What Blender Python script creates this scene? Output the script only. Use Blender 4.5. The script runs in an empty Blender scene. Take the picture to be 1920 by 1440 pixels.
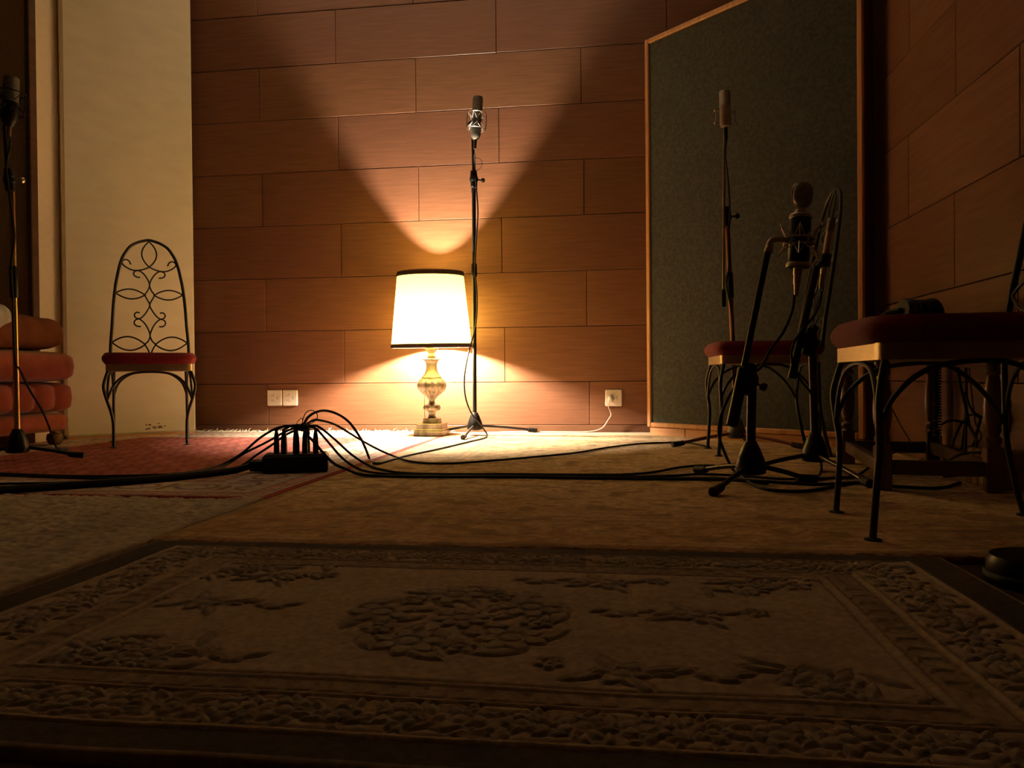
import bpy, bmesh, math, random
import numpy as np
from mathutils import Vector, Matrix

random.seed(7)
SC = bpy.context.scene
COL = SC.collection

# ------------------------------------------------------------------ camera
# Room frame: X runs along the planked back wall, Y runs into it, Z is up.
FPX, CAM_H = 1440.0, 0.33
YAW, PITCH, ROLL = math.radians(7.7), math.radians(0.557), math.radians(0.5)
_f0 = Vector((-math.sin(YAW), math.cos(YAW), 0)); _z = Vector((0, 0, 1)); _r0 = Vector((math.cos(YAW), math.sin(YAW), 0))
FWD = math.cos(PITCH) * _f0 - math.sin(PITCH) * _z
_u0 = math.cos(PITCH) * _z + math.sin(PITCH) * _f0
RGT = math.cos(ROLL) * _r0 - math.sin(ROLL) * _u0
UPV = math.sin(ROLL) * _r0 + math.cos(ROLL) * _u0
EYE = Vector((0, 0, CAM_H))
cd = bpy.data.cameras.new('camera'); cam = bpy.data.objects.new('camera', cd); COL.objects.link(cam)
cd.sensor_width = 36; cd.lens = 36 * FPX / 1920; cd.clip_start = 0.02; cd.clip_end = 50
cam.matrix_world = Matrix(((RGT.x, UPV.x, -FWD.x, EYE.x), (RGT.y, UPV.y, -FWD.y, EYE.y), (RGT.z, UPV.z, -FWD.z, EYE.z), (0, 0, 0, 1)))
SC.camera = cam

# ------------------------------------------------------------------ world, exposure, light levels
w = bpy.data.worlds.new('night'); SC.world = w; w.use_nodes = True
w.node_tree.nodes['Background'].inputs[0].default_value = (1.0, 0.8, 0.6, 1)
w.node_tree.nodes['Background'].inputs[1].default_value = 0.002
SC.view_settings.view_transform = 'Standard'; SC.view_settings.look = 'None'
SC.view_settings.gamma = 1; SC.view_settings.use_curve_mapping = False
SC.view_settings.exposure = 0.2
SC.cycles.use_denoising = True
SC.cycles.max_bounces = 8; SC.cycles.diffuse_bounces = 5
SC.cycles.sample_clamp_indirect = 6
BULB_STRENGTH = 9000.0      # the one lamp in the room
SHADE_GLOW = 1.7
BULB_COL = (1.0, 0.84, 0.64, 1)
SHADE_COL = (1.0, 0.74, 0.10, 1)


def ray(px, py): return FWD * FPX + RGT * (px - 960) + UPV * (720 - py)
def flr(px, py, z=0.0):
    d = ray(px, py); p = EYE + d * ((z - CAM_H) / d.z); return Vector((min(p.x, 1.095), min(p.y, 4.355), p.z))   # stays inside the room
def at(px, py, dep): return EYE + ray(px, py) / FPX * dep
def on_y(px, py, Y):
    d = ray(px, py); return EYE + d * (Y / d.y)

# ------------------------------------------------------------------ materials
def new_mat(name, color=(.5, .5, .5), rough=.6, metal=0.0, spec=.5, sheen=0.0):
    m = bpy.data.materials.new(name); m.use_nodes = True
    b = m.node_tree.nodes['Principled BSDF']
    b.inputs['Base Color'].default_value = (*color, 1); b.inputs['Roughness'].default_value = rough
    b.inputs['Metallic'].default_value = metal; b.inputs['Specular IOR Level'].default_value = spec
    if sheen: b.inputs['Sheen Weight'].default_value = sheen
    return m

def noisy(m, c1, c2, scale=20, stretch=(1, 1, 1), detail=6, bump=0.0, bscale=None, lo=.35, hi=.65, attr=None, bdist=.002):
    """procedural two-tone noise colour, optional bump, optional colour attribute multiplied in"""
    nt = m.node_tree; N = nt.nodes; L = nt.links; b = N['Principled BSDF']
    tc = N.new('ShaderNodeTexCoord'); mp = N.new('ShaderNodeMapping'); mp.inputs['Scale'].default_value = stretch
    L.new(tc.outputs['Object'], mp.inputs['Vector'])
    no = N.new('ShaderNodeTexNoise'); no.inputs['Scale'].default_value = scale; no.inputs['Detail'].default_value = detail
    L.new(mp.outputs[0], no.inputs['Vector'])
    cr = N.new('ShaderNodeValToRGB'); cr.color_ramp.elements[0].position = lo; cr.color_ramp.elements[1].position = hi
    cr.color_ramp.elements[0].color = (*c1, 1); cr.color_ramp.elements[1].color = (*c2, 1)
    L.new(no.outputs['Fac'], cr.inputs['Fac']); out = cr.outputs['Color']
    if attr:
        at_ = N.new('ShaderNodeVertexColor'); at_.layer_name = attr
        mx = N.new('ShaderNodeMix'); mx.data_type = 'RGBA'; mx.blend_type = 'MULTIPLY'; mx.inputs['Factor'].default_value = 1
        L.new(out, mx.inputs['A']); L.new(at_.outputs['Color'], mx.inputs['B']); out = mx.outputs['Result']
    L.new(out, b.inputs['Base Color'])
    if bump:
        n2 = N.new('ShaderNodeTexNoise'); n2.inputs['Scale'].default_value = bscale or scale * 3; n2.inputs['Detail'].default_value = 4
        L.new(mp.outputs[0], n2.inputs['Vector'])
        bp = N.new('ShaderNodeBump'); bp.inputs['Strength'].default_value = bump; bp.inputs['Distance'].default_value = bdist
        L.new(n2.outputs['Fac'], bp.inputs['Height']); L.new(bp.outputs['Normal'], b.inputs['Normal'])
    return m

M = {}
M['plank'] = noisy(new_mat('plank_veneer', rough=.42, spec=.35), (.145, .062, .031), (.195, .086, .043), 5, (1, 1, 14), 8, .05, 40, .3, .7, 'tone')
M['plank_side'] = noisy(new_mat('plank_veneer_side', rough=.45, spec=.3), (.145, .062, .031), (.195, .086, .043), 5, (1, 1, 14), 8, .05, 40, .3, .7, 'tone')
M['groove'] = new_mat('groove_backing', (.03, .012, .006), .8)
M['basewood'] = noisy(new_mat('baseboard_wood', rough=.45), (.15, .064, .03), (.19, .083, .04), 6, (1, 1, 12))
M['plaster'] = noisy(new_mat('cream_plaster', rough=.8), (.82, .70, .50), (.86, .74, .54), 30, bump=.05)
M['darkwall'] = noisy(new_mat('dark_wall_cloth', rough=.95, spec=.1), (.10, .065, .04), (.14, .09, .055), 30)
M['creamfab'] = noisy(new_mat('cream_cloth', rough=.95, spec=.1), (.75, .68, .51), (.83, .76, .575), 6, (1, 1, 2.5), 10, .25, 260, .3, .7)
M['stain'] = new_mat('brown_stain', (.20, .13, .07), .95, spec=.1)
M['greyfab'] = noisy(new_mat('grey_green_felt', rough=.95, spec=.1), (.046, .046, .041), (.068, .067, .059), 60, (1, 1, 1), 8, .3, 300)
M['brownfab'] = noisy(new_mat('brown_wall_cloth', rough=.95, spec=.1), (.36, .28, .18), (.44, .34, .22), 70, bump=.25, bscale=300)
M['pine'] = noisy(new_mat('frame_pine', rough=.45), (.52, .24, .085), (.64, .32, .12), 4, (12, 12, 1.2), 6)
M['plinth'] = noisy(new_mat('plinth_pine', rough=.55), (.50, .24, .09), (.62, .31, .13), 7, (1, 1, 8), 6)
M['darkwood'] = noisy(new_mat('dark_wood', rough=.4), (.055, .025, .012), (.09, .042, .02), 10, (1, 1, 6))
M['shaded_wood'] = noisy(new_mat('shaded_frame_wood', rough=.5), (.10, .03, .014), (.14, .045, .02), 10, (6, 6, 1))  # frame wood with the shade of the baffle end put into its colour
M['floorwood'] = noisy(new_mat('floor_boards', rough=.5), (.06, .03, .015), (.09, .05, .025), 6, (1, 8, 1))
M['ceil'] = noisy(new_mat('ceiling_paint', rough=.9), (.40, .36, .30), (.45, .41, .34), 15)
M['iron'] = noisy(new_mat('black_wrought_iron', rough=.42, spec=.5), (.012, .011, .010), (.022, .020, .018), 60)
M['redvel'] = noisy(new_mat('dark_red_velvet', rough=.9, spec=.1, sheen=.2), (.15, .010, .012), (.20, .016, .018), 90, bump=.2, bscale=400)
M['board'] = noisy(new_mat('brassed_seat_frame', rough=.42, metal=1.0), (.50, .40, .25), (.58, .46, .29), 8, (2, 2, 9))
M['sofa'] = noisy(new_mat('rust_velour', rough=.9, spec=.1, sheen=.3), (.27, .062, .028), (.36, .088, .042), 14, bump=.35, bscale=300)
M['pillow'] = noisy(new_mat('brown_orange_velour', rough=.9, spec=.1), (.13, .045, .022), (.20, .07, .032), 10, bump=.3, bscale=250)
M['throw'] = noisy(new_mat('grey_white_throw', rough=.95), (.50, .47, .42), (.60, .57, .5), 25, bump=.3, bscale=200)
M['black'] = noisy(new_mat('black_plastic', rough=.4, spec=.22), (.005, .005, .005), (.009, .008, .008), 40)
M['rubber'] = noisy(new_mat('black_rubber', rough=.7, spec=.3), (.010, .009, .008), (.018, .016, .014), 60)
M['blackpaint'] = new_mat('black_painted_steel', (.014, .013, .012), .3, .3)
M['steel'] = new_mat('satin_steel', (.45, .40, .33), .28, 1.0)
M['brass'] = new_mat('worn_brass', (.55, .38, .17), .3, 1.0)
M['copper'] = new_mat('red_brown_tube', (.22, .07, .035), .4, .4)
M['nickel'] = noisy(new_mat('satin_nickel', rough=.38, metal=.8), (.40, .33, .26), (.48, .40, .31), 30)
M['mesh'] = noisy(new_mat('microphone_wire_mesh', rough=.5, metal=.6), (.12, .105, .08), (.24, .2, .15), 300, lo=.45, hi=.55)
M['nickelmesh'] = noisy(new_mat('nickel_wire_mesh', rough=.55, metal=.4), (.26, .22, .17), (.36, .31, .24), 300, lo=.45, hi=.55)
M['greybody'] = new_mat('grey_lacquer', (.085, .078, .066), .5, .2)
M['whitecord'] = new_mat('white_elastic', (.85, .8, .74), .5)
M['ivory'] = noisy(new_mat('ivory_plastic', rough=.35), (.72, .64, .50), (.76, .68, .54), 10)
M['hole'] = new_mat('dark_pin_hole', (.02, .015, .01), .8)
M['lampgold'] = noisy(new_mat('antique_gilt', rough=.38, metal=.55), (.17, .135, .085), (.42, .355, .245), 9, (3, 3, 1), 8, lo=.38, hi=.6)
M['braid'] = noisy(new_mat('brown_braid', rough=.9), (.05, .025, .010), (.13, .07, .03), 220, lo=.4, hi=.6)
M['cordwhite'] = new_mat('cream_cord', (.70, .58, .42), .5)
M['turned'] = noisy(new_mat('turned_walnut', rough=.35), (.10, .048, .02), (.15, .075, .032), 12, (4, 4, 1))
M['crate'] = noisy(new_mat('rough_box_wood', rough=.7), (.30, .16, .07), (.42, .24, .11), 12, (8, 1, 1))
M['fringe'] = new_mat('rug_fringe', (.72, .62, .46), .9)
def bulb_mat():
    m = bpy.data.materials.new('glowing_bulb'); m.use_nodes = True; nt = m.node_tree; nt.nodes.remove(nt.nodes['Principled BSDF'])
    e = nt.nodes.new('ShaderNodeEmission'); e.inputs[0].default_value = BULB_COL; e.inputs[1].default_value = BULB_STRENGTH
    nt.links.new(e.outputs[0], nt.nodes['Material Output'].inputs[0]); return m
def shade_mat():
    m = bpy.data.materials.new('lit_shade_cloth'); m.use_nodes = True; nt = m.node_tree; N = nt.nodes; L = nt.links
    N.remove(N['Principled BSDF'])
    tr = N.new('ShaderNodeBsdfTranslucent'); tr.inputs[0].default_value = (.10, .078, .020, 1)
    df = N.new('ShaderNodeBsdfDiffuse'); df.inputs[0].default_value = (.66, .54, .16, 1)
    mx = N.new('ShaderNodeMixShader'); mx.inputs[0].default_value = .5
    L.new(df.outputs[0], mx.inputs[1]); L.new(tr.outputs[0], mx.inputs[2])
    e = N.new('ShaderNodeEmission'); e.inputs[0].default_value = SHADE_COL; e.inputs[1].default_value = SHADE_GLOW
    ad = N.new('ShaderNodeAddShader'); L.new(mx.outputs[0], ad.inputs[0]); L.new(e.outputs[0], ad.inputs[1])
    L.new(ad.outputs[0], N['Material Output'].inputs[0]); return m
M['bulb'] = bulb_mat(); M['shade'] = shade_mat()
def rug_mat(name, bump=.3, bscale=500, rough=.95, var=.25, vscale=8, sheen=0.0):
    m = new_mat(name, rough=rough, spec=.05, sheen=sheen)
    m.node_tree.nodes['Principled BSDF'].inputs['Sheen Roughness'].default_value = .35; m.node_tree.nodes['Principled BSDF'].inputs['Sheen Tint'].default_value = (1, .8, .55, 1); nt = m.node_tree; N = nt.nodes; L = nt.links; b = N['Principled BSDF']
    a = N.new('ShaderNodeVertexColor'); a.layer_name = 'weave'
    tc = N.new('ShaderNodeTexCoord'); no = N.new('ShaderNodeTexNoise'); no.inputs['Scale'].default_value = vscale; no.inputs['Detail'].default_value = 9
    no.inputs['Roughness'].default_value = .7
    L.new(tc.outputs['Object'], no.inputs['Vector'])
    mr = N.new('ShaderNodeMapRange'); mr.inputs['From Min'].default_value = .3; mr.inputs['From Max'].default_value = .7
    mr.inputs['To Min'].default_value = 1 - var; mr.inputs['To Max'].default_value = 1 + var; L.new(no.outputs['Fac'], mr.inputs['Value'])
    mx = N.new('ShaderNodeMix'); mx.data_type = 'RGBA'; mx.blend_type = 'MULTIPLY'; mx.inputs['Factor'].default_value = 1
    L.new(a.outputs['Color'], mx.inputs['A']); L.new(mr.outputs[0], mx.inputs['B']); L.new(mx.outputs['Result'], b.inputs['Base Color'])
    n2 = N.new('ShaderNodeTexNoise'); n2.inputs['Scale'].default_value = bscale; n2.inputs['Detail'].default_value = 3
    L.new(tc.outputs['Object'], n2.inputs['Vector'])
    bp = N.new('ShaderNodeBump'); bp.inputs['Strength'].default_value = bump; bp.inputs['Distance'].default_value = .002
    L.new(n2.outputs['Fac'], bp.inputs['Height']); L.new(bp.outputs['Normal'], b.inputs['Normal'])
    return m

# ------------------------------------------------------------------ mesh helpers
class MB:
    """collects shapes; build() links them as ONE mesh object"""
    def __init__(s): s.v = []; s.f = []; s.c = []; s.cur = (1, 1, 1)
    def add(s, vs, fs):
        o = len(s.v); s.v += [tuple(p) for p in vs]; s.f += [tuple(i + o for i in f) for f in fs]; s.c += [s.cur] * len(vs); return s
    def box(s, c, d, rot=None):
        x, y, z = d[0] / 2, d[1] / 2, d[2] / 2
        vs = [Vector(p) for p in ((-x, -y, -z), (x, -y, -z), (x, y, -z), (-x, y, -z), (-x, -y, z), (x, -y, z), (x, y, z), (-x, y, z))]
        if rot is not None: vs = [rot @ p for p in vs]
        return s.add([p + Vector(c) for p in vs], [(0, 3, 2, 1), (4, 5, 6, 7), (0, 1, 5, 4), (1, 2, 6, 5), (2, 3, 7, 6), (3, 0, 4, 7)])
    def cbox(s, c, d, b=.003, rot=None):
        """box with chamfered edges"""
        x, y, z = d[0] / 2, d[1] / 2, d[2] / 2; b = min(b, x * .9, y * .9, z * .9)
        vs = []
        for sz in (-1, 1):
            for sx, sy in ((-1, -1), (1, -1), (1, 1), (-1, 1)):
                vs += [Vector((sx * (x - b), sy * (y - b), sz * z)), Vector((sx * x, sy * (y - b), sz * (z - b))), Vector((sx * (x - b), sy * y, sz * (z - b)))]
        if rot is not None: vs = [rot @ p for p in vs]
        me = bmesh.new()
        for p in vs: me.verts.new(p + Vector(c))
        bmesh.ops.convex_hull(me, input=me.verts[:]); me.verts.ensure_lookup_table(); me.verts.index_update()
        s.add([v.co.copy() for v in me.verts], [[v.index for v in f.verts] for f in me.faces]); me.free(); return s
    def ring_loft(s, rings, caps=True):
        n = len(rings[0]); vs = [p for r in rings for p in r]; fs = []
        for i in range(len(rings) - 1):
            for j in range(n):
                k = (j + 1) % n; fs.append((i * n + j, i * n + k, (i + 1) * n + k, (i + 1) * n + j))
        if caps: fs.append(tuple(range(n - 1, -1, -1))); fs.append(tuple((len(rings) - 1) * n + j for j in range(n)))
        return s.add(vs, fs)
    def tube(s, pts, r, n=8, smooth=0, caps=True):
        P = [Vector(p) for p in pts]
        if smooth: P = spline(P, smooth)
        R = r if isinstance(r, (list, tuple)) else None
        rings = []; up = None
        for i, p in enumerate(P):
            t = (P[min(i + 1, len(P) - 1)] - P[max(i - 1, 0)])
            t = t.normalized() if t.length > 1e-9 else Vector((0, 0, 1))
            if up is None:
                up = Vector((0, 0, 1)) if abs(t.z) < .9 else Vector((1, 0, 0))
            a = up - t * up.dot(t)
            if a.length < 1e-6: a = t.orthogonal()
            a.normalize(); b = t.cross(a); up = a
            rr = r if R is None else R[0] + (R[-1] - R[0]) * i / (len(P) - 1) if len(R) == 2 else R[i]
            rings.append([p + (a * math.cos(2 * math.pi * k / n) + b * math.sin(2 * math.pi * k / n)) * rr for k in range(n)])
        return s.ring_loft(rings, caps)
    def lathe(s, prof, c=(0, 0, 0), n=24, lobes=0, amp=0.0, axis=None, caps=True):
        """prof = [(r, z)] or [(r, z, lobe_amount)]"""
        M3 = axis_mat(axis) if axis is not None else Matrix.Identity(3); rings = []
        for q in prof:
            a = q[2] if len(q) > 2 else amp
            ring = []
            for k in range(n):
                t = 2 * math.pi * k / n; rr = max(q[0], 1e-4) * (1 - a + a * abs(math.cos(lobes * t / 2)) ** .6) if lobes and a else max(q[0], 1e-4)
                ring.append(M3 @ Vector((rr * math.cos(t), rr * math.sin(t), q[1])) + Vector(c))
            rings.append(ring)
        return s.ring_loft(rings, caps)
    def ell(s, c, d, n=20, m=12, e=1.0, rot=None):
        """(super)ellipsoid with radii d; e < 1 makes it boxy"""
        pw = lambda v: math.copysign(abs(v) ** e, v); rings = []
        for i in range(m + 1):
            ph = -math.pi / 2 + math.pi * i / m; ring = []
            cz = pw(math.sin(ph)); cr = max(abs(math.cos(ph)) ** e, 1e-3)
            for k in range(n):
                t = 2 * math.pi * k / n
                p = Vector((d[0] * cr * pw(math.cos(t)), d[1] * cr * pw(math.sin(t)), d[2] * cz))
                ring.append((rot @ p if rot is not None else p) + Vector(c))
            rings.append(ring)
        return s.ring_loft(rings)
    def ball(s, c, r, n=12): return s.ell(c, (r, r, r), n, max(6, n // 2))
    def build(s, name, mat, parent=None, smooth=True, attr=None, angle=40):
        me = bpy.data.meshes.new(name); me.from_pydata(s.v, [], s.f); me.validate(); me.update()
        if attr:
            ca = me.color_attributes.new(attr, 'FLOAT_COLOR', 'POINT')
            ca.data.foreach_set('color', np.array([(*c, 1.0) for c in s.c], dtype=np.float32).ravel())
        ob = bpy.data.objects.new(name, me); COL.objects.link(ob); me.materials.append(mat)
        if smooth:
            me.polygons.foreach_set('use_smooth', [True] * len(me.polygons)); me.set_sharp_from_angle(angle=math.radians(angle))
        if parent is not None:
            ob.parent = parent
            if parent.type == 'EMPTY' or True: ob.matrix_parent_inverse = Matrix.Identity(4)
        return ob

def axis_mat(axis):
    z = Vector(axis).normalized(); x = z.orthogonal() if abs(z.z) < .95 else Vector((1, 0, 0)) - z * z.x
    x.normalize(); y = z.cross(x); return Matrix((x, y, z)).transposed()
def spline(P, k):
    """Catmull-Rom through P, k steps a span"""
    out = []
    for i in range(len(P) - 1):
        a, b, c, d = P[max(i - 1, 0)], P[i], P[i + 1], P[min(i + 2, len(P) - 1)]
        for j in range(k):
            t = j / k; out.append(.5 * (2 * b + (c - a) * t + (2 * a - 5 * b + 4 * c - d) * t * t + (3 * b - a - 3 * c + d) * t ** 3))
    out.append(P[-1]); return out
def tag(o, label=None, cat=None, group=None, kind=None):
    if label: o['label'] = label
    if cat: o['category'] = cat
    if group: o['group'] = group
    if kind: o['kind'] = kind
    return o
def empty(name, loc=(0, 0, 0), rz=0.0, label=None, cat=None, group=None, scale=1.0):
    o = bpy.data.objects.new(name, None); COL.objects.link(o); o.empty_display_size = .05
    o.location = loc; o.rotation_euler = (0, 0, rz); o.scale = (scale,) * 3
    return tag(o, label, cat, group)
def copy_tree(o, parent=None):
    c = o.copy(); COL.objects.link(c); c.parent = parent
    for ch in list(o.children): copy_tree(ch, c)
    return c
def structure(o): o['kind'] = 'structure'; return o
Rz = lambda a: Matrix.Rotation(a, 3, 'Z')

# ------------------------------------------------------------------ the room shell
YB, XR, XA = 4.41, 1.13, -3.0          # back wall, right wall, alcove side wall
ZC = 2.95
PITCHZ = .3175; ZROWS = [0.049, .298] + [.298 + PITCHZ * k for k in range(1, 10)]
mb = MB(); mb.box((-1.6, 1.2, -.05), (6.2, 7.0, .1)); structure(mb.build('floor', M['floorwood'], smooth=False))
mb = MB(); mb.box((-1.6, 1.2, ZC + .05), (6.2, 7.0, .1)); structure(mb.build('ceiling', M['ceil'], smooth=False))

def planked(name, mat, u0, u1, joints_even, joints_odd, place, seed):
    """planks as chamfered boards on a dark backing; place(u, depth, z) maps wall coordinates to the room"""
    rnd = random.Random(seed); mb = MB(); g = .0014
    for k in range(len(ZROWS) - 1):
        z0, z1 = ZROWS[k], min(ZROWS[k + 1], ZC - .002)
        js = [j for j in (joints_even if k % 2 == 0 else joints_odd) if u0 + .02 < j < u1 - .02]
        sh = (1.3 - (z0 + z1) / 2) * .018
        cuts = [u0] + [j + sh for j in js] + [u1]
        for a, b in zip(cuts[:-1], cuts[1:]):
            t = rnd.uniform(.86, 1.1); mb.cur = (t, t * rnd.uniform(.96, 1.03), t * rnd.uniform(.94, 1.04))
            c = .0017; d = rnd.uniform(-.0012, .0012)
            A = [(a + g, .0, z0 + g), (b - g, .0, z0 + g), (b - g, .0, z1 - g), (a + g, .0, z1 - g)]
            B = [(a + g + c, -.014 + d, z0 + g + c), (b - g - c, -.014 + d, z0 + g + c), (b - g - c, -.014 + d, z1 - g - c), (a + g + c, -.014 + d, z1 - g - c)]
            A2 = [(p[0], -.0115 + d, p[2]) for p in A]
            vs = [place(*p) for p in A + A2 + B]
            fs = [(8, 9, 10, 11)] + [(i, (i + 1) % 4, 4 + (i + 1) % 4, 4 + i) for i in range(4)] + [(4 + i, 4 + (i + 1) % 4, 8 + (i + 1) % 4, 8 + i) for i in range(4)]
            mb.add(vs, fs)
    ob = mb.build(name, mat, smooth=False, attr='tone'); ob.data.materials.append(M['groove'])
    # dark backing in the same wall mesh
    me = ob.data; bm = bmesh.new(); bm.from_mesh(me)
    q = [bm.verts.new(place(*p)) for p in ((u0, .0, 0), (u1, .0, 0), (u1, .0, ZC), (u0, .0, ZC))]
    q2 = [bm.verts.new(place(*p)) for p in ((u0, .1, 0), (u1, .1, 0), (u1, .1, ZC), (u0, .1, ZC))]
    for ids in ((q[0], q[1], q[2], q[3]), (q2[3], q2[2], q2[1], q2[0]), (q[1], q2[1], q2[2], q[2]), (q2[0], q[0], q[3], q2[3]), (q[3], q[2], q2[2], q2[3])):
        f = bm.faces.new(ids); f.material_index = 1
    bmesh.ops.recalc_face_normals(bm, faces=bm.faces[:])
    bm.to_mesh(me); bm.free(); return structure(ob)
JA = [-1.62 + .968 * k for k in range(-2, 4)]; JB = [-2.106 + .968 * k for k in range(-1, 4)]
planked('wall_back', M['plank'], XA, XR, JB, JA, lambda u, d, z: Vector((u, YB + .014 + d, z)), 3)
JC = [2.333 + .826 * k for k in range(-5, 4)]; JD = [2.748 + .826 * k for k in range(-5, 3)]
planked('wall_right', M['plank_side'], -2.2, YB, JD, JC, lambda u, d, z: Vector((XR + .014 + d, u, z)), 5)
mb = MB(); mb.cbox(((XA + XR) / 2, YB - .003, .0245), (XR - XA, .012, .048), .002); structure(mb.build('baseboard_back', M['basewood'], smooth=False))
mb = MB(); mb.cbox((XR - .003, 1.1, .0245), (.012, 6.58, .048), .002); structure(mb.build('baseboard_right', M['basewood'], smooth=False))
YR = 3.63                              # wall behind the sofa end, before the alcove steps back
mb = MB(); mb.box((XA - .05, (YR + YB) / 2 + .03, ZC / 2), (.1, YB - YR + .06, ZC)); structure(mb.build('wall_alcove', M['plaster'], smooth=False))
mb = MB(); mb.box((-3.40, YR + .05, ZC / 2), (.60, .1, ZC)); structure(mb.build('wall_front_left', M['plaster'], smooth=False))
mb = MB(); mb.box((-3.75, .75, ZC / 2), (.1, 5.9, ZC)); structure(mb.build('wall_left', M['darkwall'], smooth=False))
mb = MB(); mb.box((-1.3, -2.25, ZC / 2), (5.0, .1, ZC)); structure(mb.build('wall_rear', M['darkwall'], smooth=False))

# brown cloth panel on the wall behind the sofa
t = empty('acoustic_panel', (-3.317, YR - .026, .30), 0, 'tall brown cloth panel with dark wood edge on wall above the sofa end', 'acoustic panel')
MB().box((0, 0, 1.22), (.66, .03, 2.40)).build('cloth_face', M['brownfab'], t, False)
mb = MB()
for c, d in (((.342, 0, 1.22), (.03, .05, 2.44)), ((-.342, 0, 1.22), (.03, .05, 2.44)), ((0, 0, .01), (.654, .05, .02)), ((0, 0, 2.43), (.654, .05, .02))): mb.cbox(c, d, .004)
mb.build('frame', M['darkwood'], t, False)

# ------------------------------------------------------------------ corner baffles
def along(p, q, t, up=0.0): return Vector((p.x + (q.x - p.x) * t, p.y + (q.y - p.y) * t, up))
p, q = Vector((-2.945, 3.785, 0)), Vector((-2.477, 4.275, 0)); dv = (q - p); Lw = dv.length; ang = math.atan2(dv.y, dv.x)
t = empty('cream_baffle', (p + q) / 2, ang, 'tall cream cloth covered corner baffle behind the sofa and iron chair', 'acoustic baffle')
mb = MB(); mb.cbox((0, .04, 1.42), (Lw, .08, 2.80), .012); mb.build('cloth_body', M['creamfab'], t, False)
MB().cbox((0, .04, .01), (Lw - .02, .07, .02), .003).build('plinth', M['plinth'], t, False)
mb = MB(); rnd = random.Random(4)
for k in range(16):
    x, z = rnd.gauss(.10, .035), .045 + abs(rnd.gauss(0, .02)); mb.ell((x, -.0004, z), (rnd.uniform(.003, .011), .0006, rnd.uniform(.002, .006)), 8, 4)
mb.build('stain', M['stain'], t)

p, q = Vector((.165, 4.215, 0)), Vector((1.035, 3.405, 0)); dv = (q - p); Lw = dv.length; ang = math.atan2(dv.y, dv.x)
t = empty('grey_baffle', (p + q) / 2, ang, 'tall grey-green felt baffle in a pine frame across the room corner', 'acoustic baffle')
HB, ZB = 2.135, .052
MB().box((0, .05, (ZB + HB) / 2), (Lw - .03, .075, HB - ZB - .03)).build('felt_face', M['greyfab'], t, False)
mb = MB()
mb.cbox((-Lw / 2 + .0125, .048, (ZB + HB) / 2), (.025, .096, HB - ZB), .004); mb.cbox((Lw / 2 - .0125, .009, (ZB + HB) / 2), (.025, .018, HB - ZB), .004)
mb.cbox((0, .048, ZB + .0125), (Lw - .05, .096, .025), .004); mb.cbox((0, .048, HB - .0125), (Lw - .05, .096, .025), .004)
mb.build('frame', M['pine'], t, False)
MB().cbox((Lw / 2 - .011, .058, (ZB + HB) / 2 - .025), (.022, .078, HB - ZB + .05), .003).build('shaded_side', M['shaded_wood'], t, False)  # frame end turned from the lamp, its shade painted as a darker brown
mb = MB()
for a, b in ((-.5, -.30), (-.298, .02), (.022, .5)): mb.cbox(((a + b) / 2 * (Lw - .02), .052, ZB / 2), ((b - a) * (Lw - .02), .08, ZB - .001), .003)
mb.build('plinth', M['plinth'], t, False)

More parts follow.
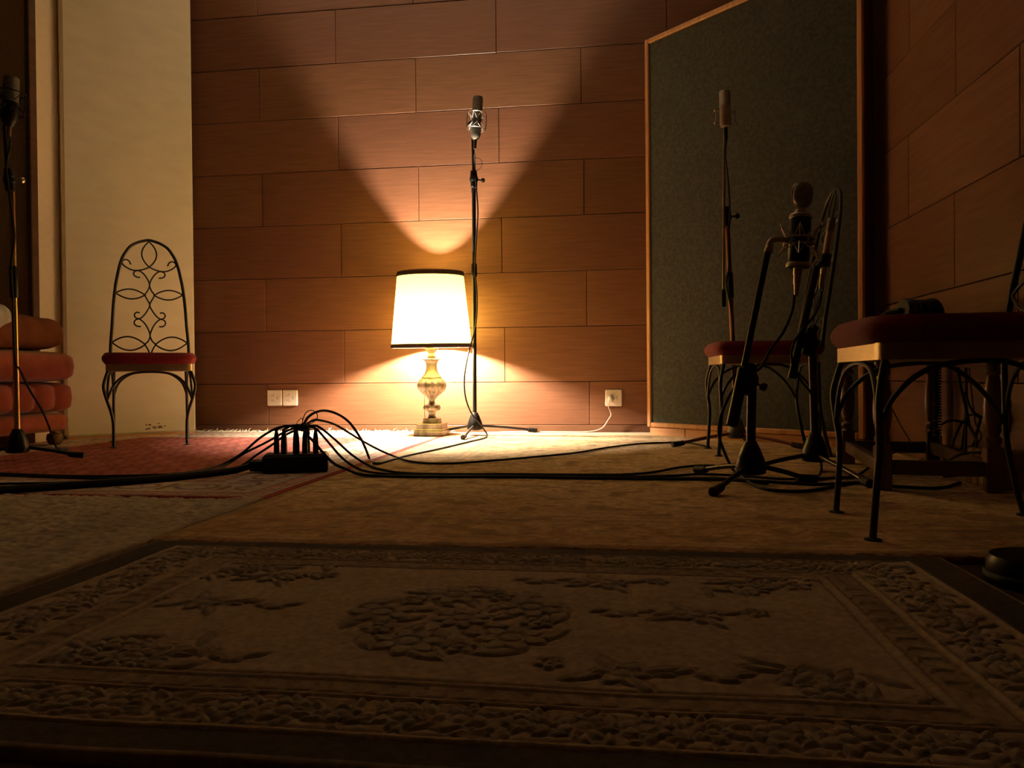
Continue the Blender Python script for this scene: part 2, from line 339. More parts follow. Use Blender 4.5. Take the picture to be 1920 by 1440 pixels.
# ------------------------------------------------------------------ table lamp
LX, LY = -1.01, YB - .256
def build_lamp():
    t = empty('table_lamp', (LX, LY, RUG), 0, 'lit gilt urn table lamp with cream shade standing on the floor', 'table lamp')
    mb = MB(); mb.cbox((0, 0, .013), (.171, .171, .026), .003); mb.cbox((0, 0, .031), (.158, .158, .012), .004); mb.cbox((0, 0, .051), (.142, .142, .030), .003)
    mb.build('base', M['lampgold'], t, False)
    pr = [(.052, .066), (.054, .070), (.052, .076), (.052, .090), (.049, .094)]
    MB().lathe(pr, n=48, lobes=8, amp=.05).build('socle', M['lampgold'], t)
    pr = [(.026, .093), (.021, .102), (.019, .112), (.022, .128), (.026, .134), (.044, .137, .10), (.049, .146, .12), (.049, .156, .12), (.044, .166, .10), (.024, .170), (.017, .178), (.016, .190), (.019, .199), (.026, .204),
          (.030, .210, .10), (.045, .222, .12), (.062, .236, .12), (.075, .250, .11), (.082, .266, .10), (.083, .280, .10), (.078, .294, .10), (.068, .306, .08), (.060, .312), (.056, .314), (.057, .318), (.054, .322),
          (.044, .332), (.037, .345), (.032, .362), (.030, .382), (.031, .396), (.035, .406), (.043, .413, .10), (.056, .418, .14), (.055, .421, .14), (.04, .422)]
    MB().lathe(pr, n=72, lobes=12, amp=0).build('urn', M['lampgold'], t)
    pr = [(.022, .421), (.022, .430), (.030, .434), (.018, .440), (.016, .452), (.022, .458), (.026, .464), (.037, .474), (.038, .482), (.030, .486), (.018, .49), (.018, .545), (.014, .556)]
    MB().lathe(pr, n=32).build('socket', M['lampgold'], t)
    MB().lathe([(.013, .555), (.016, .562), (.027, .575), (.030, .590), (.027, .606), (.016, .618), (.004, .622)], n=20).build('bulb', M['bulb'], t)
    zb, zt, rb, rt = .485, .898, .2226, .181
    N_ = 72; rings = []
    for r, z in ((rb, zb), (rb - (rb - rt) * .33, zb + (zt - zb) * .33), (rb - (rb - rt) * .66, zb + (zt - zb) * .66), (rt, zt)):
        rings.append([Vector((r * math.cos(2 * math.pi * k / N_), r * math.sin(2 * math.pi * k / N_), z)) for k in range(N_)])
    sh = MB().ring_loft(rings, False).build('shade', M['shade'], t)
    def band(r0, z0, r1, z1, nm):
        prof = [(r0 + .0008, z0), (r0 + .003, z0 + .0012), (r0 + .0036, (z0 * 2 + z1) / 3), (((r0 + r1) / 2) + .0022, (z0 + z1) / 2), (r1 + .0036, (z0 + z1 * 2) / 3), (r1 + .003, z1 - .0012), (r1 + .0008, z1), (r1 - .003, z1), (r0 - .003, z0), (r0 + .0008, z0)]
        return MB().lathe(prof, n=72, caps=False).build(nm, M['braid'], sh)
    sh.rotation_euler.x = math.radians(2.0); sh.location.y = .0245
    band(rb, zb - .002, rb - .0022, zb + .021, 'braid_trim'); band(rt + .0026, zt - .024, rt, zt + .002, 'braid_trim')
    mb = MB()
    for k in range(3):
        a = 2 * math.pi * k / 3 + .4; mb.tube([(.016 * math.cos(a), .016 * math.sin(a), .487), (rb * .99 * math.cos(a), rb * .99 * math.sin(a), .490)], .0016, 6)
    mb.build('shade_spider', M['brass'], t)
    return t
RUG = .010       # the rugs' upper side

# ------------------------------------------------------------------ rugs
def vnoise(x, y, seed, cell):
    rs = np.random.RandomState(seed); T = rs.rand(256, 256)
    u, v = x / cell + 500, y / cell + 500; i, j = np.floor(u).astype(int), np.floor(v).astype(int); a, b = u - i, v - j
    a = a * a * (3 - 2 * a); b = b * b * (3 - 2 * b); g = lambda p, q: T[p % 256, q % 256]
    return (g(i, j) * (1 - a) + g(i + 1, j) * a) * (1 - b) + (g(i, j + 1) * (1 - a) + g(i + 1, j + 1) * a) * b
def sm(v, w): return np.clip(v / w + .5, 0, 1)
def mixc(c, col, m): return c * (1 - m[..., None]) + np.array(col) * m[..., None]
def grid_rug(name, x0, x1, y0, y1, step, zbase, fn, mat, label):
    nx, ny = int((x1 - x0) / step) + 1, int((y1 - y0) / step) + 1
    X, Y = np.meshgrid(np.linspace(x0, x1, nx), np.linspace(y0, y1, ny), indexing='xy')
    c, h = fn(X, Y); dist = np.minimum(np.minimum(X - x0, x1 - X), np.minimum(Y - y0, y1 - Y))
    h = h - .003 * (1 - np.clip(dist / .006, 0, 1)) ** 2
    n = nx * ny; co = np.stack([X, Y, zbase + h], -1).reshape(-1, 3)
    idx = np.arange(n).reshape(ny, nx); q = np.stack([idx[:-1, :-1], idx[:-1, 1:], idx[1:, 1:], idx[1:, :-1]], -1).reshape(-1, 4)
    per = np.concatenate([idx[0, :], idx[1:, -1], idx[-1, -2::-1], idx[-2:0:-1, 0]]); m = len(per)
    low = co[per].copy(); low[:, 2] = .0005; base = n + np.arange(m); nxt = np.roll(np.arange(m), -1)
    side = np.stack([per, base, base[nxt], per[nxt]], -1)
    co = np.concatenate([co, low]); faces = np.concatenate([q, side])
    me = bpy.data.meshes.new(name); me.vertices.add(len(co)); me.vertices.foreach_set('co', co.ravel().astype(np.float32))
    me.loops.add(faces.size); me.loops.foreach_set('vertex_index', faces.ravel().astype(np.int32))
    me.polygons.add(len(faces)); me.polygons.foreach_set('loop_start', (np.arange(len(faces)) * 4).astype(np.int32))
    me.update(calc_edges=True); me.validate()
    me.polygons.foreach_set('use_smooth', np.ones(len(faces), dtype=bool))
    cc = c.reshape(-1, 3); cc = np.concatenate([cc, cc[per]]); rgba = np.concatenate([cc, np.ones((len(cc), 1))], 1).astype(np.float32)
    ca = me.color_attributes.new('weave', 'FLOAT_COLOR', 'POINT'); ca.data.foreach_set('color', rgba.ravel())
    me.materials.append(mat); ob = bpy.data.objects.new(name, me); COL.objects.link(ob)
    return tag(ob, label, 'rug')

def flower(X, Y, cx, cy, r, n, ph=0.0, deep=.5):
    dx, dy = X - cx, Y - cy; rho = np.hypot(dx, dy); th = np.arctan2(dy, dx)
    return r * (1 - deep + deep * np.abs(np.cos(n * (th - ph) / 2))) - rho
def leaf(X, Y, cx, cy, ln, wd, a):
    dx, dy = X - cx, Y - cy; u = dx * math.cos(a) + dy * math.sin(a); v = -dx * math.sin(a) + dy * math.cos(a)
    return wd * np.clip(1 - (u / ln) ** 2, -1, 1) - np.abs(v)
def blossom(X, Y, cx, cy, r, n, ph):
    """a carved flower: positive inside petals, with rings and petal veins"""
    v = flower(X, Y, cx, cy, r, n, ph, .38); core = r * .28 - np.hypot(X - cx, Y - cy); ring = np.abs(np.hypot(X - cx, Y - cy) - r * .34)
    th = np.arctan2(Y - cy, X - cx); vein = np.abs(np.sin(n * (th - ph) / 2 + math.pi / 2 * 0)) * np.hypot(X - cx, Y - cy)
    cut = np.maximum(np.exp(-(v / .0028) ** 2), np.exp(-(ring / .0022) ** 2) * (v > 0))
    gap = np.exp(-((np.abs(np.cos(n * (th - ph) / 2)) * np.hypot(X - cx, Y - cy)) / .0026) ** 2) * (v > 0) * (np.hypot(X - cx, Y - cy) > r * .34)
    return v, np.maximum(cut, gap)

def rug_carved(X, Y):
    x0, x1, y0, y1 = CX0, CX1, CY0, CY1
    d = np.minimum(np.minimum(X - x0, x1 - X) * .70, np.minimum(Y - y0, y1 - Y))
    rs = random.Random(11)
    c = np.ones(X.shape + (3,)) * np.array((.42, .32, .205)); h = np.zeros(X.shape); cut = np.zeros(X.shape); mot = np.full(X.shape, -1.0)
    def put(v, k=None):
        nonlocal mot, cut
        mot = np.maximum(mot, v); e = np.exp(-(v / .0026) ** 2)
        cut = np.maximum(cut * (v < .001), e) if k is None else np.maximum(cut * (v < .0), k)
    mx, my = (x0 + x1) / 2 - .034, (y0 + y1) / 2 - .022
    # medallion: a wreath of blossoms, buds and curling leaves round a central bloom
    for k in range(10):
        a = 2 * math.pi * k / 10 + .2
        put(leaf(X, Y, mx + .134 * math.cos(a), my + .134 * math.sin(a), .036, .013, a + 1.2))
        put(leaf(X, Y, mx + .062 * math.cos(a), my + .066 * math.sin(a), .022, .008, a + .5))
    for k in range(5):
        a = 2 * math.pi * k / 5 + .55
        v, e = blossom(X, Y, mx + .105 * math.cos(a), my + .105 * math.sin(a), .046, 7, rs.random()); put(v, e)
        v, e = blossom(X, Y, mx + .105 * math.cos(a + .62), my + .108 * math.sin(a + .62), .024, 5, rs.random()); put(v, e)
    v, e = blossom(X, Y, mx + .005, my, .040, 8, .3); put(v, e)
    # loose sprays in the field
    for sx, sy, fl in ((-.33, -.165, 1), (-.33, .17, -1), (.19, .19, -1), (.21, -.16, 1), (.31, .045, -1), (-.37, .03, 1)):
        bx, by = mx + sx, my + sy
        v, e = blossom(X, Y, bx, by, .034, 6, rs.random()); put(v, e)
        for k in range(4): put(leaf(X, Y, bx + .046 * math.cos(k * 1.6 + .4), by + .034 * math.sin(k * 1.6 + .4), .026, .0075, k * 1.6 + .4))
        for k in range(5): put(leaf(X, Y, bx + fl * (.045 + .021 * k), by + .012 * math.sin(k * 1.7), .016, .006, .6 * math.sin(k * 2.1)))
        v, e = blossom(X, Y, bx - fl * .078, by + .018, .019, 5, rs.random()); put(v, e)
    # corner bouquets of the inner field
    for sx in (-1, 1):
        for sy in (-1, 1):
            bx, by = ((x0 if sx < 0 else x1) - sx * .255), ((y0 if sy < 0 else y1) - sy * .18)
            for k in range(9):
                ox, oy = rs.uniform(-.02, .14), rs.uniform(-.02, .075) * (1 - .3 * rs.random())
                v, e = blossom(X, Y, bx - sx * ox, by - sy * oy, rs.uniform(.018, .034), rs.choice((5, 6, 7)), rs.random()); put(v, e)
            for k in range(7): put(leaf(X, Y, bx - sx * rs.uniform(0, .17), by - sy * rs.uniform(0, .09), .026, .008, rs.uniform(0, 3)))
    inner = d > .170
    mot = np.where(inner, mot, -1); cut = np.where(inner, cut, 0)
    # floral main border
    m2 = np.full(X.shape, -1.0); c2 = np.zeros(X.shape); keep_m, keep_c = mot, cut; mot, cut = m2, c2
    xc, yc = (x0 + .13, x1 - .13), (y0 + .089, y1 - .089); spots = []
    n = 21
    for k in range(n + 1):
        for yy in yc: spots.append((xc[0] + (xc[1] - xc[0]) * k / n, yy, 0))
    for k in range(1, 11):
        for xx in xc: spots.append((xx, yc[0] + (yc[1] - yc[0]) * k / 11, 1))
    for i, (sx, sy, o) in enumerate(spots):
        v, e = blossom(X, Y, sx, sy, .028 if i % 3 else .021, 5 + i % 3, rs.random()); put(v, e)
        for k in range(6):
            a = k * math.pi / 3 + .4 + rs.uniform(-.3, .3); q_ = rs.uniform(.032, .044); put(leaf(X, Y, sx + q_ * math.cos(a), sy + q_ * .8 * math.sin(a), rs.uniform(.011, .018), .0055, a + rs.uniform(-.9, .9)))
    bm_ = (d > .054) & (d < .124); mot = np.where(bm_, mot, -1); cut = np.where(bm_, cut, 0)
    mot = np.maximum(mot, keep_m); cut = np.maximum(cut, keep_c)
    inside = sm(mot, .003); tone = vnoise(X, Y, 3, .02)
    c = mixc(c, (.29, .245, .175), inside * (.40 + .35 * tone))
    h += .0022 * inside - .0034 * cut
    # bands: dark selvedge, cord lines, darker key band
    c = mixc(c, (.085, .065, .048), sm(.046 - d, .003)); h -= .0012 * sm(.046 - d, .003)
    c = mixc(c, (.34, .26, .17), sm(.0055 - d, .002))
    for dd, ww in ((.051, .0025), (.1275, .0025), (.1665, .003)):
        line = np.exp(-((d - dd) / ww) ** 2); c = mixc(c, (.50, .38, .23), line * .35); h += .0008 * line
        gl = np.exp(-((d - dd + ww * 2) / (ww * .7)) ** 2) + np.exp(-((d - dd - ww * 2) / (ww * .7)) ** 2); h -= .0028 * gl; c = mixc(c, (.16, .12, .075), np.clip(gl, 0, 1) * .35)
    kb = sm(d - .131, .003) * sm(.162 - d, .003); c = mixc(c, (.30, .225, .135), kb * .75)
    along_ = np.where(np.minimum(X - x0, x1 - X) < np.minimum(Y - y0, y1 - Y), Y, X); ky = (np.sin(along_ * 2 * math.pi / .034) > .2) & (np.abs(d - .1465) < .008); ky2 = (np.sin(along_ * 2 * math.pi / .034 + .8) > .7) & (np.abs(d - .1465) < .012)
    h -= .002 * (ky | ky2) * kb
    n_ = vnoise(X, Y, 5, .006); c = c * (.82 + .36 * n_)[..., None]; h += .0006 * (vnoise(X, Y, 6, .008) - .5) + .0035 * (vnoise(X, Y, 8, .16) - .5)
    return np.clip(c, .01, 1), h

def rug_gold(X, Y):
    x0, x1, y0, y1 = BX0, BX1, BY0, BY1
    d = np.minimum(np.minimum(X - x0, 1.6 - X), np.minimum(Y - y0, y1 - Y)); n1 = vnoise(X, Y, 21, .28); n2 = vnoise(X, Y, 22, .035); n3 = vnoise(X, Y * 2.2, 23, .011)
    c = np.ones(X.shape + (3,)) * np.array((.72, .52, .29)); c = mixc(c, (.58, .37, .17), np.clip((n1 - .35) * 1.5, 0, 1))
    # faded arabesques
    ar = np.abs(np.sin(X * 14 + 2.2 * np.sin(Y * 9)) * np.sin(Y * 12 + 2.0 * np.sin(X * 8))); th = np.exp(-((ar - .3) / .06) ** 2)
    c = mixc(c, (.25, .12, .05), th * (.2 + .5 * n2))
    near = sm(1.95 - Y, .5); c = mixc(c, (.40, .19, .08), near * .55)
    cel = np.abs(((X - x0) / .26) % 1 - .5) * .26; oval = np.abs(np.hypot(cel / .10, (Y - y0 - .17) / .075) - 1)
    c = mixc(c, (.26, .10, .04), np.exp(-(oval / .16) ** 2) * .6)
    for dd, ww in ((.018, .010), (.06, .007), (.29, .010), (.33, .006)): c = mixc(c, (.16, .075, .035), np.exp(-((d - dd) / ww) ** 2) * .55)
    c = mixc(c, (.15, .07, .03), np.clip((n3 - .52) * 5, 0, 1) * (.35 + .65 * n2))
    pat = np.clip((vnoise(X, Y * 1.6, 24, .055) - .66) * 6, 0, 1); c = mixc(c, (.15, .075, .035), pat * .75)
    far = sm(Y - (y1 - .16), .04); c = mixc(c, (.52, .39, .31), far * .8); c = mixc(c, (.32, .13, .09), far * np.clip(np.sin(Y * 2 * math.pi / .05) * 2, 0, 1) * .6)
    c *= (.75 + .5 * vnoise(X, Y, 25, .007))[..., None]
    h = .0018 * (vnoise(X, Y, 26, .30) - .5) + .0008 * (n3 - .5) + .0035 * np.exp(-((Y - y0 - .03) / .03) ** 2)
    return np.clip(c, .01, 1), h

def rug_red(X, Y):
    x0, x1, y0, y1 = AX0, AX1, AY0, AY1
    d = np.minimum(np.minimum(X - x0, x1 - X), np.minimum(Y - y0, y1 - Y)); n2 = vnoise(X, Y, 32, .03); n3 = vnoise(X, Y, 33, .01)
    c = np.ones(X.shape + (3,)) * np.array((.30, .095, .075))
    # rows of small scalloped medallions on the red ground
    u = X / .105; row = Y / .058; w_ = (u + .18 * np.sin(row * math.pi)) % 1 - .5; sc = np.exp(-((np.abs(w_) - .33 - .05 * np.cos(row * 2 * math.pi)) / .07) ** 2)
    c = mixc(c, (.12, .032, .028), sc * .75); dots = np.exp(-((np.hypot(w_ * .105, ((row % 1) - .5) * .058)) / .011) ** 2); c = mixc(c, (.36, .15, .11), dots * .6)
    c = mixc(c, (.19, .055, .045), (np.abs((row % 1) - .5) > .42) * .35)
    bd = sm(.37 - d, .004); cream = np.ones(X.shape + (3,)) * np.array((.54, .43, .33))
    along_ = np.where(np.minimum(X - x0, x1 - X) < np.minimum(Y - y0, y1 - Y), Y, X); s_ = (along_ / .19) % 1 - .5
    v1 = np.abs(np.hypot(s_ * .19 / .062, (d - .19) / .05) - 1); dk = np.exp(-(v1 / .13) ** 2); dk = np.maximum(dk, np.exp(-((np.abs(s_) - .5) * .19 / .012) ** 2) * (np.abs(d - .19) < .06))
    dk = np.maximum(dk, np.exp(-((d - .19 - .03 * np.sin(along_ * 60)) / .006) ** 2) * .8)
    cream = mixc(cream, (.13, .06, .05), dk * .85)
    for dd, ww, col in ((.355, .006, (.12, .05, .04)), (.322, .009, (.48, .17, .13)), (.292, .005, (.12, .05, .04)), (.088, .005, (.12, .05, .04)), (.066, .010, (.50, .18, .14)), (.044, .004, (.12, .05, .04))):
        cream = mixc(cream, col, np.exp(-((d - dd) / ww) ** 2) * .9)
    sp = (np.sin(along_ * 2 * math.pi / .05) > .1) & (np.abs(d - .307) < .009); cream = mixc(cream, (.25, .10, .08), sp * .6)
    cream = mixc(cream, (.26, .05, .042), sm(.028 - d, .004))
    c = c * (1 - bd)[..., None] + cream * bd[..., None]
    c *= (.72 + .56 * vnoise(X, Y, 35, .008))[..., None]; c *= (.85 + .3 * vnoise(X, Y, 36, .2))[..., None]
    h = .0012 * (n3 - .5) + .002 * (vnoise(X, Y, 37, .25) - .5)
    return np.clip(c, .01, 1), h

def rug_shag(X, Y):
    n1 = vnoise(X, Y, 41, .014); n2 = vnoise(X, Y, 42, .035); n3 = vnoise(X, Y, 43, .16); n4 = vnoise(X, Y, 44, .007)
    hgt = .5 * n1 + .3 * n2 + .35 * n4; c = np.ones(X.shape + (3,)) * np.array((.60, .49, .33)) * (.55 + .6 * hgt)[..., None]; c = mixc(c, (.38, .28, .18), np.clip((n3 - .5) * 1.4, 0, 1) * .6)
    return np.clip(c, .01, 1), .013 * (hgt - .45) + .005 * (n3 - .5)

AX0, AX1, AY0, AY1 = -2.985, -.930, 1.945, 4.345
BX0, BX1, BY0, BY1 = -.926, 1.118, 1.415, 4.375
CX0, CX1, CY0, CY1 = -.897, .552, .600, 1.402
ra = grid_rug('oriental_rug', AX0, AX1, AY0, AY1, .0055, RUG, rug_red, rug_mat('red_wool_pile', .35, 420, vscale=9), 'red patterned rug with cream border and fringe, under the stage box and sofa')
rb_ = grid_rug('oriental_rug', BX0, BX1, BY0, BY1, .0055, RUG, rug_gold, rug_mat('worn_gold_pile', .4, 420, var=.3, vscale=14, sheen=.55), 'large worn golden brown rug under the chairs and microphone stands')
rc = grid_rug('carved_rug', CX0, CX1, CY0, CY1, .0022, .016, rug_carved, rug_mat('carved_wool', .4, 700, var=.12), 'thick beige rug with carved flower medallion and dark edge, nearest the viewer')
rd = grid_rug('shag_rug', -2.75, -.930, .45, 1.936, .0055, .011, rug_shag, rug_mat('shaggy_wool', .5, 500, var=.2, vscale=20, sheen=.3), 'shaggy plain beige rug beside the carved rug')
mb = MB(); rnd = random.Random(9)
for k in range(520):
    x = AX0 + (AX1 - AX0) * (k + rnd.random()) / 520; ln = rnd.uniform(.015, .036); up = rnd.uniform(.002, .016) + (.014 if rnd.random() < .06 else 0)
    mb.tube([(x, AY1 - .004, RUG - .001), (x + rnd.uniform(-.008, .008), AY1 + ln * .5, RUG + up * .6), (x + rnd.uniform(-.016, .016), AY1 + ln, RUG + up - .003)], [.0022, .0008], 5, 3)
tag(mb.build('fringe', M['fringe'], ra), 'pale cotton fringe', kind='stuff')
lamp = build_lamp()

# ------------------------------------------------------------------ iron chairs
SEAT = .45
HOOP = [(-172, 700), (-169, 640), (-163, 560), (-160, 500), (-156, 440), (-151, 390), (-146, 350), (-139, 310), (-130, 265), (-118, 225), (-103, 195), (-82, 165), (-52, 145), (-22, 134), (0, 130)]
CURLS = [[(0, 265), (-30, 279), (-68, 284), (-100, 271), (-119, 252), (-115, 238), (-103, 232), (-92, 236), (-85, 246), (-82, 255)],
         [(-41, 318), (-56, 316), (-68, 307), (-68, 294), (-58, 286), (-42, 286), (-22, 304), (-6, 332), (0, 355), (-7, 380), (-20, 404), (-9, 430), (0, 455), (-15, 488), (-34, 513), (-50, 521), (-64, 514), (-67, 501), (-58, 490), (-44, 492)],
         [(-40, 558), (-56, 557), (-68, 546), (-66, 531), (-54, 523), (-40, 526), (-20, 548), (-5, 580), (0, 605), (-9, 630), (-22, 646), (-10, 671), (0, 702)]]
LENS = [((-148, 398), (-20, 404), 24), ((-164, 637), (-22, 646), 33)]
def b2(dx, y): 
    z = (705 - y) / 917; return Vector((dx / 917, .185 + .105 * z / .62, SEAT - .01 + z))
def build_chair():
    t = empty('iron_chair', (0, 0, RUG)); zl = SEAT - .088
    # seat: dark board carrying a red cushion, wider in front
    def seat_slab(z0, z1, f, b, dp, rnd_, n=36, puff=0.0, inset=0.0):
        rings = []
        K = 6 if puff else 2
        for i in range(K + 1):
            s_ = i / K; z = z0 + (z1 - z0) * s_; g = 1.0
            off = -puff * (1 - math.sin(math.pi * (.08 + .84 * s_))) if puff else 0
            ring = []
            for k in range(n):
                a = 2 * math.pi * k / n; cx = math.copysign(abs(math.cos(a)) ** rnd_, math.cos(a)); cy = math.copysign(abs(math.sin(a)) ** rnd_, math.sin(a))
                y = cy * (dp / 2 + off - inset); wd = (f + (b - f) * (cy + 1) / 2) / 2 + off - inset; ring.append(Vector((cx * wd, y, z)))
            rings.append(ring)
        return rings
    mb = MB(); mb.ring_loft(seat_slab(SEAT - .055, SEAT, .43, .39, .43, .32, 48, .02)); mb.build('seat_cushion', M['redvel'], t)
    mb = MB(); mb.ring_loft(seat_slab(SEAT - .088, SEAT - .054, .385, .35, .385, .12, 48)); mb.build('seat_board', M['board'], t, True, angle=30)
    r = .0072
    for sx in (-1, 1):
        MB().tube([(sx * .178, -.178, zl + .004), (sx * .190, -.187, zl - .03), (sx * .199, -.195, zl - .075), (sx * .188, -.192, zl - .13), (sx * .170, -.187, zl - .19), (sx * .160, -.19, zl - .25), (sx * .159, -.197, .012), (sx * .159, -.197, 0)], r, 10, 5).lathe([(.017, 0), (.017, .003), (.008, .006)], (sx * .159, -.197, 0), 14).build('leg', M['iron'], t)
        MB().tube([(sx * .170, .176, zl + .004), (sx * .172, .178, zl - .08), (sx * .174, .182, .18), (sx * .176, .205, .06), (sx * .178, .222, 0)], r, 10, 5).lathe([(.017, 0), (.017, .003), (.008, .006)], (sx * .178, .222, 0), 14).build('leg', M['iron'], t)
        MB().tube([(sx * .185, -.192, zl - .14), (sx * .183, -.165, zl - .075), (sx * .180, -.105, zl - .022), (sx * .176, -.02, zl - .004), (sx * .174, .06, zl - .012), (sx * .173, .13, zl - .07), (sx * .174, .178, zl - .15)], .0055, 8, 5).build('side_arch', M['iron'], t)
    MB().tube([(-.185, -.192, zl - .14), (-.155, -.190, zl - .065), (-.10, -.186, zl - .018), (0, -.184, zl - .004), (.10, -.186, zl - .018), (.155, -.190, zl - .065), (.185, -.192, zl - .14)], .0055, 8, 5).build('front_arch', M['iron'], t)
    MB().tube([(-.174, .181, zl - .13), (-.15, .180, zl - .06), (-.09, .178, zl - .012), (0, .177, zl - .002), (.09, .178, zl - .012), (.15, .180, zl - .06), (.174, .181, zl - .13)], .0055, 8, 5).build('rear_arch', M['iron'], t)
    pts = [b2(*p_) for p_ in HOOP]; pts[0].z = SEAT - .03; pts = pts + [Vector((-p_.x, p_.y, p_.z)) for p_ in pts[-2::-1]]
    MB().tube(pts, .0078, 10, 3).build('back_hoop', M['iron'], t)
    mb = MB()
    for cv in CURLS:
        for s_ in (-1, 1): mb.tube([b2(s_ * x, y) for x, y in cv], .0040, 8, 4)
    for (xa, ya), (xb, yb), hh in LENS:
        for s_ in (-1, 1):
            for q_ in (-1, 1): mb.tube([b2(s_ * (xa + (xb - xa) * i / 8), ya + (yb - ya) * i / 8 + q_ * hh * math.sin(math.pi * i / 8) ** .9) for i in range(9)], .0040, 8, 2)
    for q_ in (-1, 1): mb.tube([b2(q_ * 33 * math.sin(math.pi * i / 8) ** .85, 137 + 128 * i / 8) for i in range(9)], .0040, 8, 2)
    mb.build('back_scrollwork', M['iron'], t)
    return t
CH = 'wrought iron dining chairs with red seats'
chair = build_chair(); chair.location = (-2.318, 3.583, RUG); chair.rotation_euler.z = math.radians(32.6)
tag(chair, 'black wrought iron chair with red seat standing before the cream baffle', 'chair', CH)
c2 = copy_tree(chair); c2.location = (.593, 3.255, RUG); c2.rotation_euler.z = math.radians(-89); tag(c2, 'wrought iron chair with red seat beside the grey-green baffle, behind the microphone stands')
c3 = copy_tree(chair); c3.location = (.682, 1.690, RUG); c3.rotation_euler.z = math.radians(-92.9); c3.scale = (.955,) * 3; tag(c3, 'nearest wrought iron chair, red seat cut off by picture edge, before the turned-leg table')

# ------------------------------------------------------------------ sofa
SX, SY = -2.725, 3.57        # front plane, far end
t = empty('sofa', (SX - .42, SY - .85, RUG), 0, 'rust orange velour sofa with stacked rounded cushions along the side wall', 'sofa')
def sofa_bar(nm, xf, xb, y0, y1, z0, z1, rad, mat=None, pleats=0, parent=None):
    """a long padded bar with rounded front and ends; pleats makes soft gathers along its length"""
    ox, oy, oz = SX - .42, SY - .85, RUG; n = 20; rings = []; cx, cz = (xf + xb) / 2, (z0 + z1) / 2; hx, hz = (xf - xb) / 2, (z1 - z0) / 2; L_ = y1 - y0; K = 160 if pleats else 64
    for i in range(K + 1):
        s_ = i / K; e = min(s_ * L_, (1 - s_) * L_); k_ = math.sqrt(max(0.0, 1 - (1 - min(e / rad, 1)) ** 2)) if rad else 1; sh = (1 - k_) * rad * .9; ring = []
        pl = (abs(math.sin(s_ * pleats * math.pi)) ** .5 - 1) * .030 if pleats else 0
        for j in range(n):
            a = 2 * math.pi * j / n; ca, sa = math.cos(a), math.sin(a); ex = .38
            x = math.copysign(abs(ca) ** ex, ca) * (hx - sh + pl); z = math.copysign(abs(sa) ** ex, sa) * (hz - min(sh, hz * .75) + pl * .3)
            ring.append(Vector((cx + x - ox, y0 + s_ * L_ - oy, cz + z - oz)))
        rings.append(ring)
    return MB().ring_loft(rings).build(nm, mat or M['sofa'], parent or t, True, angle=70)
sofa_bar('base', SX - .015, SX - .80, SY - 1.70, SY - .015, .07, .172, .015)
sofa_bar('seat_panel', SX + .012, SX - .80, SY - 1.70, SY + .005, .168, .325, .045, pleats=13)
sofa_bar('seat_cushion', SX + .02, SX - .80, SY - 1.70, SY + .02, .322, .478, .075)
sofa_bar('backrest', SX - .50, SX - .84, SY - 1.70, SY - .03, .44, .80, .10)
for fx, fy in ((SX - .06, SY - .07), (SX - .72, SY - .07), (SX - .06, SY - 1.62), (SX - .72, SY - 1.62)):
    MB().lathe([(.018, 0), (.030, .006), (.038, .03), (.034, .052), (.02, .06), (.02, .065)], (fx - SX + .42, fy - SY + .85, 0), 20).build('foot', M['turned'], t)
# cushion lying on the seat, and the throw over it
cz = .478
t = empty('bolster_cushion', (-2.852, 3.285, cz), math.radians(90), 'brown-orange bolster cushion lying on the sofa seat at its far end', 'cushion')
rings = []; n = 24
for i in range(29):
    s_ = i / 28; x = -.27 + .54 * s_; e = min(s_, 1 - s_) * 2; k_ = min(1, (e * 3.6 + .03)) ** .4; ring = []
    for j in range(n):
        a = 2 * math.pi * j / n; rr = 1 + .06 * math.sin(3 * a + s_ * 5) + .035 * math.sin(s_ * 19 + 2 * a)
        ca, sa = math.cos(a), math.sin(a); ring.append(Vector((x, .13 * k_ * rr * math.copysign(abs(ca) ** .6, ca), .083 + .083 * k_ * rr * .95 * math.copysign(abs(sa) ** .6, sa))))
    rings.append(ring)
MB().ring_loft(rings).build('cover', M['pillow'], t, True, angle=80)
mb = MB(); mb.tube([(.268, -.05, .10), (.285, -.01, .125), (.282, .03, .085), (.27, .05, .05)], .012, 10, 4); mb.build('fold', M['pillow'], t)
t = empty('throw_blanket', (-2.852, 2.99, .478), 0, 'grey-white throw blanket draped over the brown-orange bolster cushion', 'blanket')
nx, ny = 26, 26; vs = []; fs = []
for i in range(nx):
    for j in range(ny):
        u, v = i / (nx - 1), j / (ny - 1); yy = -.13 + .26 * v; drop = .20 * (1 - v) ** 1.3 + .02; L_ = .20 + drop; s_ = u * L_
        fold = abs(.006 * math.sin(v * 13 + u * 3) + .004 * math.sin(v * 29))
        if s_ < .16: P = Vector((-.05 + s_, yy, .186 + fold))
        elif s_ < .20: a = (s_ - .16) / .04 * math.pi / 2; P = Vector((.11 + .045 * math.sin(a) + fold, yy, .186 - .045 * (1 - math.cos(a)) + fold * .5))
        else: P = Vector((.157 + fold, yy, .139 - (s_ - .20)))
        P.z = max(P.z, .006); vs.append(P)
for i in range(nx - 1):
    for j in range(ny - 1): fs.append((i * ny + j, (i + 1) * ny + j, (i + 1) * ny + j + 1, i * ny + j + 1))
ob = MB().add(vs, fs).build('cloth', M['throw'], t, True, angle=180)
sd = ob.modifiers.new('thick', 'SOLIDIFY'); sd.thickness = .006; sd.offset = 1

